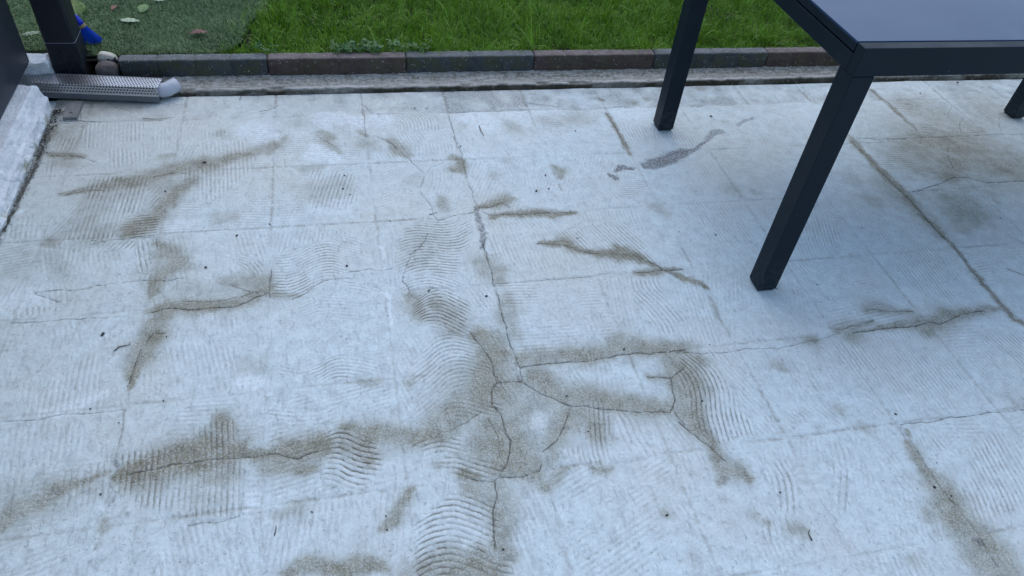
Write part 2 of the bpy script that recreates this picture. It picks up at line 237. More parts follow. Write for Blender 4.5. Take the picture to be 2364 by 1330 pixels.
# ------------------------------------------------------------------ floor relief and stain maps, in metres on the ground
STAINS=[(0.8,[(-0.809,1.959,0.0051),(-0.742,1.978,0.0169),(-0.666,2.001,0.0289),(-0.603,2.019,0.0349),(-0.54,2.052,0.0346),(-0.466,2.078,0.0363),(-0.411,2.089,0.0359),(-0.356,2.118,0.0203),(-0.294,2.134,0.0115)]),
(0.8,[(-0.459,2.0,0.0236),(-0.495,1.944,0.025),(-0.518,1.889,0.0289),(-0.539,1.836,0.0259),(-0.559,1.804,0.0327),(-0.586,1.781,0.0326),(-0.599,1.763,0.0207)]),
(0.45,[(-0.572,2.001,0.0391),(-0.532,1.976,0.0448),(-0.48,1.994,0.0271)]),
(0.4,[(-0.704,1.99,0.0395),(-0.712,1.919,0.0387),(-0.715,1.871,0.0374)]),
(0.38,[(-0.766,1.778,0.0293),(-0.724,1.793,0.0582),(-0.669,1.776,0.0426)]),
(0.5,[(-0.8,1.751,0.0154),(-0.774,1.745,0.0123)]),
(0.7,[(-0.517,1.711,0.0159),(-0.487,1.683,0.0335),(-0.466,1.627,0.0308),(-0.491,1.583,0.0267),(-0.502,1.522,0.0122),(-0.506,1.501,0.0059)]),
(0.45,[(-0.467,1.669,0.0234),(-0.435,1.606,0.0178)]),
(0.8,[(-0.503,1.448,0.0122),(-0.463,1.459,0.0233),(-0.392,1.451,0.0266),(-0.321,1.453,0.023),(-0.267,1.474,0.0297),(-0.231,1.492,0.0244),(-0.217,1.508,0.0166)]),
(0.6,[(-0.322,1.536,0.0223),(-0.273,1.525,0.0389),(-0.232,1.532,0.0268)]),
(0.35,[(-0.435,1.531,0.0262),(-0.379,1.509,0.0262)]),
(0.6,[(-0.216,1.48,0.0129),(-0.175,1.461,0.0108),(-0.141,1.466,0.0062)]),
(0.7,[(-0.462,1.454,0.0214),(-0.47,1.434,0.0274),(-0.489,1.39,0.0251),(-0.5,1.372,0.0208)]),
(0.8,[(-0.484,1.37,0.025),(-0.503,1.325,0.0312),(-0.512,1.274,0.0231),(-0.522,1.231,0.0111),(-0.522,1.204,0.0042)]),
(0.8,[(-0.883,2.17,0.0124),(-0.837,2.163,0.0171),(-0.789,2.152,0.0106)]),
(0.4,[(-0.852,2.137,0.0292),(-0.808,2.118,0.0219)]),
(0.45,[(-0.554,2.132,0.0154),(-0.52,2.137,0.0155)]),
(0.7,[(-0.218,2.176,0.0243),(-0.235,2.134,0.0118)]),
(0.6,[(-0.191,2.209,0.0143)]),
(0.5,[(-0.063,2.205,0.0139),(-0.026,2.154,0.0164),(-0.013,2.119,0.0073)]),
(0.35,[(-0.135,2.045,0.012),(-0.076,2.041,0.012)]),
(0.35,[(-0.892,2.211,0.0599),(-0.857,2.225,0.0602)]),
(0.3,[(-0.07,1.909,0.0575),(-0.025,1.935,0.0396)]),
(0.6,[(-0.429,2.091,0.0237)]),
(0.35,[(-0.362,1.813,0.0263),(-0.322,1.816,0.0162)]),
(0.2,[(-0.835,1.694,0.0342),(-0.864,1.639,0.028)]),
(0.25,[(-0.778,1.676,0.0271),(-0.735,1.603,0.0173)]),
(0.65,[(0.161,2.178,0.0165),(0.186,2.123,0.0279),(0.202,2.096,0.0146)]),
(0.5,[(0.082,2.165,0.0324)]),
(0.75,[(0.361,2.072,0.0138),(0.381,2.041,0.0169),(0.377,2.0,0.0167),(0.346,2.002,0.0162)]),
(0.5,[(0.287,1.857,0.0123),(0.285,1.805,0.017)]),
(0.2,[(0.224,1.947,0.0361)]),
(0.75,[(0.402,1.795,0.0103),(0.446,1.806,0.0226),(0.483,1.829,0.0234),(0.516,1.826,0.0078)]),
(1.0,[(0.431,1.749,0.0084),(0.5,1.75,0.0139),(0.57,1.751,0.0182),(0.64,1.745,0.0132),(0.688,1.748,0.0059)]),
(1.0,[(0.551,1.609,0.0065),(0.594,1.602,0.0133),(0.627,1.605,0.0234),(0.642,1.577,0.0166),(0.683,1.56,0.0086),(0.715,1.544,0.0158),(0.761,1.545,0.0221),(0.792,1.542,0.0262),(0.831,1.519,0.018),(0.858,1.49,0.0085),(0.882,1.468,0.0055),(0.915,1.433,0.0066),(0.934,1.406,0.0083)]),
(0.8,[(0.624,1.619,0.0095),(0.628,1.592,0.0154)]),
(0.8,[(0.775,1.574,0.012),(0.785,1.55,0.0169)]),
(0.85,[(0.8,1.455,0.0091),(0.841,1.457,0.0147),(0.879,1.459,0.0125),(0.942,1.456,0.0049)]),
(0.75,[(0.692,1.993,0.0103),(0.706,1.967,0.021),(0.696,1.926,0.004)]),
(0.5,[(0.371,1.54,0.03),(0.382,1.508,0.0325),(0.411,1.505,0.0221),(0.392,1.471,0.0179),(0.41,1.457,0.0134)]),
(0.5,[(0.402,1.399,0.0174),(0.403,1.36,0.02),(0.388,1.307,0.0246),(0.399,1.264,0.0238)]),
(0.6,[(0.146,1.428,0.0181),(0.155,1.405,0.031),(0.166,1.36,0.0258)]),
(0.55,[(0.216,1.392,0.0278),(0.241,1.346,0.0445),(0.25,1.302,0.0379)]),
(0.25,[(0.217,1.652,0.0579),(0.192,1.59,0.0469)]),
(0.35,[(0.968,1.746,0.0262),(0.993,1.706,0.0129)]),
(0.95,[(0.976,2.145,0.0066),(0.974,2.089,0.0086),(0.974,2.039,0.0054)]),
(0.35,[(0.48,1.959,0.0188)]),
(0.3,[(0.54,2.038,0.0198)]),
(0.5,[(2.284,2.003,0.1313),(2.163,1.924,0.1433),(2.159,2.011,0.1028)]),
(0.55,[(2.319,1.961,0.1056),(2.326,1.884,0.0936),(2.397,1.85,0.0815)]),
(0.75,[(2.107,1.827,0.0465),(2.167,1.84,0.057)]),
(0.9,[(2.37,1.857,0.0357),(2.394,1.846,0.0251)]),
(0.5,[(2.272,1.787,0.0407),(2.201,1.801,0.0305)]),
(0.55,[(2.072,1.708,0.0658),(2.066,1.651,0.0605),(1.994,1.617,0.035),(1.984,1.555,0.0331)]),
(0.5,[(2.213,1.679,0.019)]),
(0.6,[(2.493,1.93,0.0336),(2.475,1.854,0.0328)]),
(0.95,[(1.872,2.069,0.0097),(1.877,1.963,0.0126),(1.875,1.862,0.0166),(1.879,1.774,0.0163),(1.887,1.715,0.0156),(1.881,1.619,0.014),(1.89,1.541,0.0121),(1.886,1.497,0.0083),(1.881,1.405,0.0057),(1.867,1.28,0.0069),(1.866,1.211,0.0104),(1.866,1.144,0.008),(1.882,1.125,0.0085)]),
(0.3,[(1.843,1.829,0.0351),(1.826,1.728,0.0358),(1.853,1.645,0.0364)]),
(0.35,[(1.954,1.718,0.0367)]),
(0.4,[(1.746,1.711,0.0351)]),
(0.3,[(1.737,1.829,0.0219)]),
(0.6,[(1.431,1.236,0.0184),(1.461,1.239,0.025),(1.498,1.22,0.0216),(1.564,1.209,0.0064)]),
(0.6,[(1.292,1.167,0.0141),(1.353,1.176,0.0229),(1.419,1.185,0.0117)]),
(0.75,[(1.362,1.153,0.0055),(1.484,1.161,0.0121),(1.557,1.163,0.0299),(1.565,1.14,0.0285),(1.666,1.18,0.0268),(1.72,1.185,0.0194),(1.798,1.188,0.0133),(1.861,1.19,0.0068)]),
(0.9,[(0.922,1.432,0.0084),(0.941,1.409,0.0114),(0.974,1.39,0.0083),(0.988,1.367,0.0043)]),
(0.35,[(0.979,1.335,0.0046),(0.979,1.282,0.0067),(0.977,1.226,0.0056)]),
(0.35,[(1.265,1.816,0.0271)]),
(0.3,[(1.341,1.805,0.0168)]),
(0.65,[(-0.704,0.877,0.011),(-0.692,0.906,0.0227),(-0.672,0.919,0.0241),(-0.637,0.938,0.0201),(-0.614,0.956,0.0189),(-0.574,0.963,0.0169),(-0.531,0.974,0.0063)]),
(0.3,[(-0.712,0.95,0.0282),(-0.69,0.967,0.02)]),
(0.9,[(-0.506,0.965,0.0129),(-0.472,0.974,0.0307),(-0.419,0.984,0.0419),(-0.366,0.994,0.0469),(-0.319,1.006,0.0507),(-0.292,0.997,0.0416),(-0.254,0.987,0.0182),(-0.219,0.978,0.0164),(-0.178,0.981,0.0279),(-0.139,0.98,0.0327),(-0.096,0.984,0.0349)]),
(0.7,[(-0.313,1.088,0.0211),(-0.299,1.051,0.0293)]),
(0.6,[(-0.333,0.958,0.0315),(-0.296,0.948,0.0266)]),
(0.75,[(-0.204,0.961,0.0272),(-0.158,0.946,0.0224),(-0.113,0.93,0.0136)]),
(0.5,[(-0.486,0.949,0.0222),(-0.414,0.939,0.0221)]),
(0.55,[(-0.515,0.851,0.009),(-0.512,0.866,0.0075)]),
(0.75,[(-0.168,0.705,0.0093),(-0.123,0.716,0.0149),(-0.089,0.699,0.0183),(-0.055,0.69,0.0149)]),
(0.35,[(-0.179,0.835,0.012),(-0.136,0.845,0.0162)]),
(0.9,[(-0.352,0.965,0.0073)]),
(0.25,[(-0.338,0.88,0.0367),(-0.303,0.888,0.025)]),
(0.25,[(-0.248,1.24,0.0295)]),
(0.75,[(0.312,1.274,0.0278),(0.338,1.233,0.0422),(0.341,1.177,0.0459),(0.32,1.138,0.0623),(0.347,1.089,0.0527),(0.286,1.075,0.0768),(0.237,1.049,0.0591),(0.199,1.027,0.0476),(0.161,0.996,0.0375),(0.113,0.978,0.0262),(0.062,0.995,0.0294),(0.013,0.997,0.0343),(-0.034,1.014,0.0243)]),
(0.75,[(-0.036,0.985,0.0275),(-0.002,0.96,0.035),(0.004,0.931,0.0163)]),
(0.7,[(-0.011,1.008,0.018)]),
(0.75,[(0.181,1.014,0.0377),(0.214,1.041,0.0289)]),
(0.7,[(0.309,1.205,0.021)]),
(0.72,[(0.315,0.996,0.0775),(0.284,0.949,0.0655),(0.322,0.924,0.0644),(0.351,0.881,0.0354)]),
(0.6,[(0.381,0.976,0.0136),(0.366,1.031,0.0283)]),
(0.72,[(0.292,0.88,0.0501),(0.353,0.852,0.0273)]),
(0.65,[(0.373,0.817,0.0172),(0.401,0.826,0.0152),(0.427,0.846,0.0115)]),
(0.6,[(0.396,0.874,0.0173),(0.41,0.896,0.0175)]),
(0.65,[(0.214,0.832,0.0173),(0.259,0.812,0.0379),(0.272,0.775,0.0315),(0.262,0.726,0.0229),(0.248,0.692,0.0189),(0.269,0.665,0.015)]),
(0.72,[(0.392,1.171,0.0235),(0.445,1.176,0.0326),(0.517,1.173,0.027),(0.564,1.17,0.0291),(0.639,1.171,0.0239),(0.675,1.191,0.0365),(0.715,1.174,0.03),(0.788,1.165,0.0258),(0.835,1.152,0.0257)]),
(0.7,[(0.669,1.218,0.0158)]),
(0.75,[(0.431,1.118,0.0352),(0.445,1.076,0.0359),(0.482,1.043,0.0326),(0.551,1.039,0.0265),(0.589,1.012,0.0311),(0.653,0.992,0.0315),(0.717,0.973,0.025),(0.753,0.979,0.0296)]),
(0.7,[(0.764,1.034,0.0227),(0.779,1.073,0.0248),(0.768,1.111,0.0163)]),
(0.7,[(0.716,1.075,0.0095),(0.753,1.07,0.0123)]),
(0.7,[(0.811,1.118,0.0253)]),
(0.7,[(0.464,0.991,0.0302),(0.433,0.938,0.0247),(0.405,0.912,0.0172)]),
(0.65,[(0.506,0.996,0.0296),(0.525,0.967,0.0334),(0.531,0.924,0.0206)]),
(0.6,[(0.479,0.962,0.0237)]),
(0.7,[(0.091,0.846,0.008),(0.064,0.815,0.0158),(0.05,0.787,0.0134),(0.027,0.771,0.0096)]),
(0.65,[(0.493,0.841,0.0082),(0.513,0.833,0.0115),(0.538,0.832,0.0063)]),
(0.4,[(-0.002,1.152,0.0098),(0.019,1.152,0.0099),(0.045,1.148,0.0135)]),
(0.4,[(0.117,1.131,0.0123)]),
(0.5,[(0.623,0.706,0.0107)]),
(0.4,[(0.16,0.899,0.0128)]),
(0.8,[(0.205,0.869,0.0151),(0.23,0.852,0.0108)]),
(0.6,[(0.097,0.669,0.026),(0.14,0.67,0.0336),(0.185,0.674,0.0225),(0.216,0.685,0.019)]),
(0.8,[(0.155,0.649,0.0408),(0.227,0.644,0.0336)]),
(0.7,[(0.213,0.689,0.0152)]),
(0.7,[(-0.071,0.693,0.0218),(-0.028,0.705,0.0189),(0.016,0.69,0.011)]),
(0.45,[(0.061,0.668,0.0181)]),
(0.9,[(0.256,0.684,0.0046)]),
(0.75,[(0.803,1.119,0.044),(0.816,1.074,0.0412),(0.791,1.013,0.0409),(0.77,0.96,0.0375),(0.775,0.89,0.0233),(0.79,0.857,0.0158),(0.795,0.826,0.0175)]),
(0.7,[(0.787,0.798,0.0191),(0.826,0.782,0.0238),(0.845,0.765,0.0142)]),
(0.65,[(0.788,0.788,0.0202),(0.764,0.763,0.0089)]),
(0.7,[(0.857,1.115,0.0252)]),
(0.5,[(0.847,1.017,0.017)]),
(0.45,[(1.065,1.073,0.0165),(1.078,1.053,0.0087)]),
(0.72,[(1.279,0.792,0.0103),(1.28,0.771,0.0192),(1.278,0.731,0.0137),(1.278,0.687,0.0292),(1.291,0.656,0.0323),(1.276,0.621,0.0369),(1.272,0.577,0.0412),(1.286,0.544,0.0473),(1.285,0.506,0.0507),(1.296,0.471,0.0437)]),
(0.55,[(1.221,0.611,0.0233)]),
(0.4,[(0.816,0.674,0.0108)]),
(0.7,[(0.833,0.654,0.0069)]),
(0.45,[(0.875,0.634,0.0133),(0.906,0.625,0.0135)]),
(0.25,[(1.651,0.875,0.0357)]),
(0.75,[(1.201,1.143,0.021)]),
(0.6,[(1.327,1.146,0.0253)]),
(0.4,[(1.159,0.912,0.0135)]),
(0.35,[(1.19,0.853,0.0157)]),
(0.7,[(1.295,0.816,0.0061),(1.295,0.833,0.0038)]),
(0.3,[(1.114,0.521,0.0211)]),
(0.25,[(0.646,0.604,0.0198)]),
(0.6,[(-0.077,2.252,0.0109),(-0.048,2.223,0.0202),(-0.029,2.162,0.009)]),
(0.6,[(0.063,2.244,0.0158),(0.08,2.215,0.0104)]),
(0.5,[(0.159,2.183,0.0164),(0.182,2.155,0.0162)]),
(0.5,[(-0.199,2.193,0.0174),(-0.213,2.174,0.015)]),
(0.35,[(0.418,2.259,0.0158)]),
(0.25,[(-0.124,2.304,0.0335),(-0.084,2.26,0.0222)]),
(0.3,[(0.004,2.261,0.0303)]),
(0.6,[(1.11,2.392,0.0123)]),
(0.6,[(1.169,2.418,0.0089)]),
(0.55,[(1.43,2.498,0.0241)]),
(0.3,[(1.416,2.229,0.0131)]),
(0.8,[(0.975,2.423,0.0063),(0.989,2.41,0.0057)]),
(0.9,[(0.971,2.319,0.0057),(0.977,2.242,0.0075),(0.974,2.111,0.006)]),
(0.3,[(0.725,2.278,0.0368),(0.862,2.286,0.0374)]),
(0.35,[(0.588,2.256,0.0321),(0.62,2.233,0.0251)]),
(0.45,[(2.372,2.298,0.0884),(2.371,2.221,0.1069),(2.365,2.139,0.1238)]),
(0.5,[(2.167,2.072,0.1262),(2.295,2.041,0.1025)]),
(0.4,[(2.586,2.297,0.0803),(2.515,2.131,0.0626)]),
(0.75,[(2.188,2.44,0.0093),(2.194,2.29,0.0115),(2.192,2.11,0.0092)]),
(0.4,[(2.289,2.373,0.0438)]),
(0.4,[(2.645,2.375,0.0626),(2.739,2.352,0.0524)]),
(0.7,[(1.882,2.105,0.0125),(1.885,2.037,0.0123)]),
(0.4,[(2.172,2.396,0.029)]),
(0.5,[(1.859,2.436,0.0069),(1.861,2.374,0.0054)]),
(0.8,[(-0.914,2.501,0.0295),(-0.866,2.499,0.0293),(-0.795,2.488,0.0216)]),
(0.85,[(-0.9,2.327,0.0171),(-0.906,2.263,0.021)]),
(0.45,[(-0.85,2.324,0.028),(-0.867,2.261,0.0319)]),
(0.5,[(-0.805,2.445,0.0374),(-0.758,2.472,0.0351),(-0.669,2.46,0.0289)]),
(0.9,[(-0.901,2.272,0.0081)]),
(0.4,[(-0.387,2.264,0.0195)]),
(0.62,[(0.331,1.149,0.068),(0.308,1.028,0.0874),(0.299,0.917,0.0803)]),
(0.6,[(0.261,1.035,0.0541),(0.206,1.011,0.0431)]),
(0.6,[(0.343,0.921,0.0482),(0.349,0.872,0.0299)]),
(0.55,[(0.413,1.08,0.055),(0.434,1.033,0.044)]),
(0.5,[(0.49,0.987,0.0385)]),
(0.45,[(0.374,0.907,0.0269)]),
(0.55,[(2.073,1.93,0.1221),(2.205,1.893,0.1761),(2.382,1.957,0.1688),(2.471,1.902,0.1033)]),
(0.5,[(2.055,1.643,0.1016)]),
(0.45,[(1.851,1.785,0.0457),(1.879,1.667,0.0503),(1.885,1.534,0.0338)]),
(0.4,[(-0.676,0.92,0.044),(-0.613,0.951,0.0375),(-0.556,0.956,0.0256)]),
(0.45,[(-0.455,0.98,0.0485),(-0.365,0.99,0.0623),(-0.293,1.012,0.054)]),
(0.35,[(-0.622,1.983,0.0708),(-0.506,2.049,0.0606)]),
(0.4,[(-0.463,1.459,0.041),(-0.339,1.466,0.0461),(-0.25,1.494,0.0462)]),
(0.6,[(2.171,1.981,0.1573),(2.274,1.945,0.1686)]),
(0.6,[(2.071,1.683,0.081)]),
(0.6,[(2.411,1.868,0.059)]),
(0.5,[(2.357,2.164,0.1019),(2.447,2.11,0.0761)]),
(0.55,[(-0.411,2.089,0.0316),(-0.339,2.125,0.0256),(-0.272,2.145,0.0226),(-0.222,2.172,0.026)]),
(0.55,[(-0.449,2.022,0.0238),(-0.503,1.937,0.0333),(-0.528,1.869,0.0322),(-0.573,1.792,0.0313)]),
(0.4,[(-0.518,1.723,0.0163),(-0.511,1.602,0.0192),(-0.501,1.49,0.0144)]),
(0.7,[(2.147,1.992,0.1365),(2.206,1.94,0.1585),(2.336,1.94,0.1369),(2.404,1.859,0.0857)]),
(0.7,[(2.049,1.693,0.059),(2.049,1.628,0.079)]),
(0.6,[(1.862,1.793,0.0302),(1.877,1.699,0.0327),(1.883,1.565,0.0272)]),
(0.5,[(2.292,2.337,0.0624),(2.321,2.224,0.0843),(2.373,2.115,0.0835)]),
(0.4,[(2.645,2.339,0.0692),(2.686,2.248,0.0759)]),
(0.9,[(1.876,1.972,0.0108),(1.875,1.862,0.0198),(1.887,1.715,0.0215),(1.881,1.603,0.0162),(1.89,1.534,0.0125)]),
(0.8,[(2.107,1.827,0.0351),(2.19,1.829,0.0303)]),
(0.75,[(2.204,2.028,0.1213),(2.315,2.001,0.1339)])]
DARKS=[(0.85,[(0.391,1.796,0.0068),(0.391,1.752,0.0096),(0.385,1.71,0.0095),(0.383,1.649,0.0102),(0.379,1.597,0.0058)]),
(1.0,[(0.867,1.934,0.0055),(0.878,1.912,0.0123)]),
(1.0,[(0.897,1.948,0.0082),(0.924,1.968,0.0168),(0.958,1.957,0.0084)]),
(1.0,[(1.007,1.975,0.0207),(1.041,1.981,0.0339),(1.086,2.0,0.0269),(1.133,2.023,0.0325),(1.18,2.038,0.0254)]),
(0.9,[(1.146,2.018,0.0146),(1.187,2.038,0.0164),(1.236,2.062,0.0107),(1.298,2.115,0.008)]),
(0.8,[(1.297,2.119,0.0113),(1.341,2.161,0.0183),(1.384,2.166,0.0137)]),
(0.7,[(1.459,2.203,0.0076),(1.512,2.239,0.0071),(1.558,2.256,0.0044)]),
(0.8,[(-0.515,0.98,0.0066),(-0.519,1.012,0.0041)]),
(0.7,[(-0.515,0.916,0.0027),(-0.517,0.903,0.0018)]),
(0.8,[(-0.521,0.81,0.0045)]),
(0.55,[(-0.525,0.784,0.005),(-0.51,0.764,0.0044)]),
(0.9,[(1.285,0.548,0.0091),(1.286,0.538,0.0082)]),
(0.7,[(1.286,0.481,0.0053)]),
(0.1,[(1.037,0.602,0.0006)]),
(0.3,[(1.334,1.292,0.0107)]),
(0.22,[(0.38,0.745,0.0025),(0.375,0.708,0.0052),(0.374,0.66,0.0082),(0.371,0.61,0.0071)]),
(0.35,[(-0.207,2.26,0.011)]),
(0.2,[(-0.123,2.419,0.1385)]),
(0.2,[(0.003,2.421,0.0862)]),
(0.35,[(0.939,2.5,0.0302),(0.949,2.441,0.0177)]),
(0.35,[(0.698,2.38,0.0237),(0.799,2.371,0.0199)]),
(0.4,[(1.252,2.496,0.0106)]),
(0.45,[(0.373,2.419,0.0117),(0.382,2.372,0.0104)]),
(0.35,[(1.988,2.476,0.0219)]),
(0.3,[(0.087,2.394,0.0216)]),
(0.8,[(0.381,1.122,0.0033),(0.382,1.104,0.0033)]),
(0.35,[(0.538,0.846,0.0026),(0.581,0.845,0.0058),(0.634,0.844,0.0026)]),
(0.3,[(-0.233,0.842,0.0098)]),
(0.3,[(1.137,1.148,0.0182)]),
(0.9,[(-0.931,2.431,0.021),(-0.924,2.48,0.0164)]),
(0.9,[(-0.913,2.213,0.0112),(-0.914,2.102,0.0112),(-0.92,2.007,0.0106),(-0.922,1.903,0.0104),(-0.926,1.812,0.0099)]),
(0.85,[(-0.922,2.309,0.018),(-0.922,2.233,0.0154)]),
(0.5,[(1.877,1.708,0.013)])]
WHITES=[(0.8,[(0.084,1.679,0.0048),(0.088,1.587,0.0049)]),
(0.8,[(0.086,1.44,0.0057),(0.086,1.392,0.0057),(0.085,1.326,0.0057)]),
(0.7,[(0.051,1.455,0.0048),(0.091,1.443,0.0068)]),
(0.9,[(0.393,0.98,0.0216)]),
(1.0,[(0.376,1.209,0.0044),(0.378,1.157,0.0048)]),
(0.9,[(-0.266,1.186,0.025),(-0.233,1.182,0.0195)]),
(0.8,[(-0.238,0.878,0.0188),(-0.234,0.856,0.015)]),
(0.8,[(-0.37,1.047,0.013)]),
(0.5,[(-0.21,1.068,0.0083),(-0.215,1.11,0.0052)]),
(0.6,[(-0.819,1.52,0.0549),(-0.778,1.516,0.0327)]),
(0.8,[(-0.523,1.699,0.0107)]),
(1.0,[(-0.527,1.645,0.0032),(-0.522,1.547,0.0027)]),
(0.9,[(0.391,1.609,0.0081),(0.39,1.576,0.0054)]),
(0.8,[(0.398,1.73,0.0033),(0.396,1.682,0.0049)]),
(0.6,[(-0.286,2.271,0.0624),(-0.249,2.222,0.0461)]),
(0.7,[(-0.046,2.313,0.0804),(0.024,2.295,0.0665)]),
(0.7,[(0.14,2.318,0.0525)]),
(0.7,[(0.472,2.299,0.0717),(0.537,2.259,0.0515)]),
(0.5,[(-0.124,2.262,0.04)]),
(0.6,[(0.639,2.321,0.0826),(0.765,2.322,0.0459)]),
(0.6,[(1.053,2.315,0.0683),(1.128,2.327,0.0462)]),
(0.7,[(-0.033,2.095,0.0362),(-0.088,2.133,0.0439)]),
(0.6,[(-0.08,1.837,0.0425),(-0.016,1.831,0.0355)]),
(0.7,[(-0.371,1.414,0.0218)]),
(0.6,[(-0.0,1.851,0.029),(-0.023,1.825,0.0173)]),
(0.4,[(0.44,2.071,0.0391)]),
(0.5,[(1.197,2.019,0.0179)]),
(0.7,[(-0.574,1.19,0.0125),(-0.584,1.186,0.0098),(-0.618,1.165,0.0145),(-0.653,1.154,0.02),(-0.691,1.16,0.0159)]),
(0.35,[(1.605,1.271,0.0342)]),
(0.4,[(1.876,1.982,0.0476)]),
(0.3,[(1.818,2.267,0.1315)]),
(0.5,[(1.984,2.431,0.0567)]),
(0.4,[(2.396,2.413,0.122),(2.23,2.448,0.0598)]),
(0.3,[(-0.498,1.785,0.0266),(-0.36,1.773,0.0401)]),
(1.0,[(1.069,1.066,0.0035)]),
(0.4,[(0.642,0.868,0.0375)]),
(0.9,[(-0.896,1.887,0.0077)]),
(0.9,[(-0.885,2.199,0.0084)])]
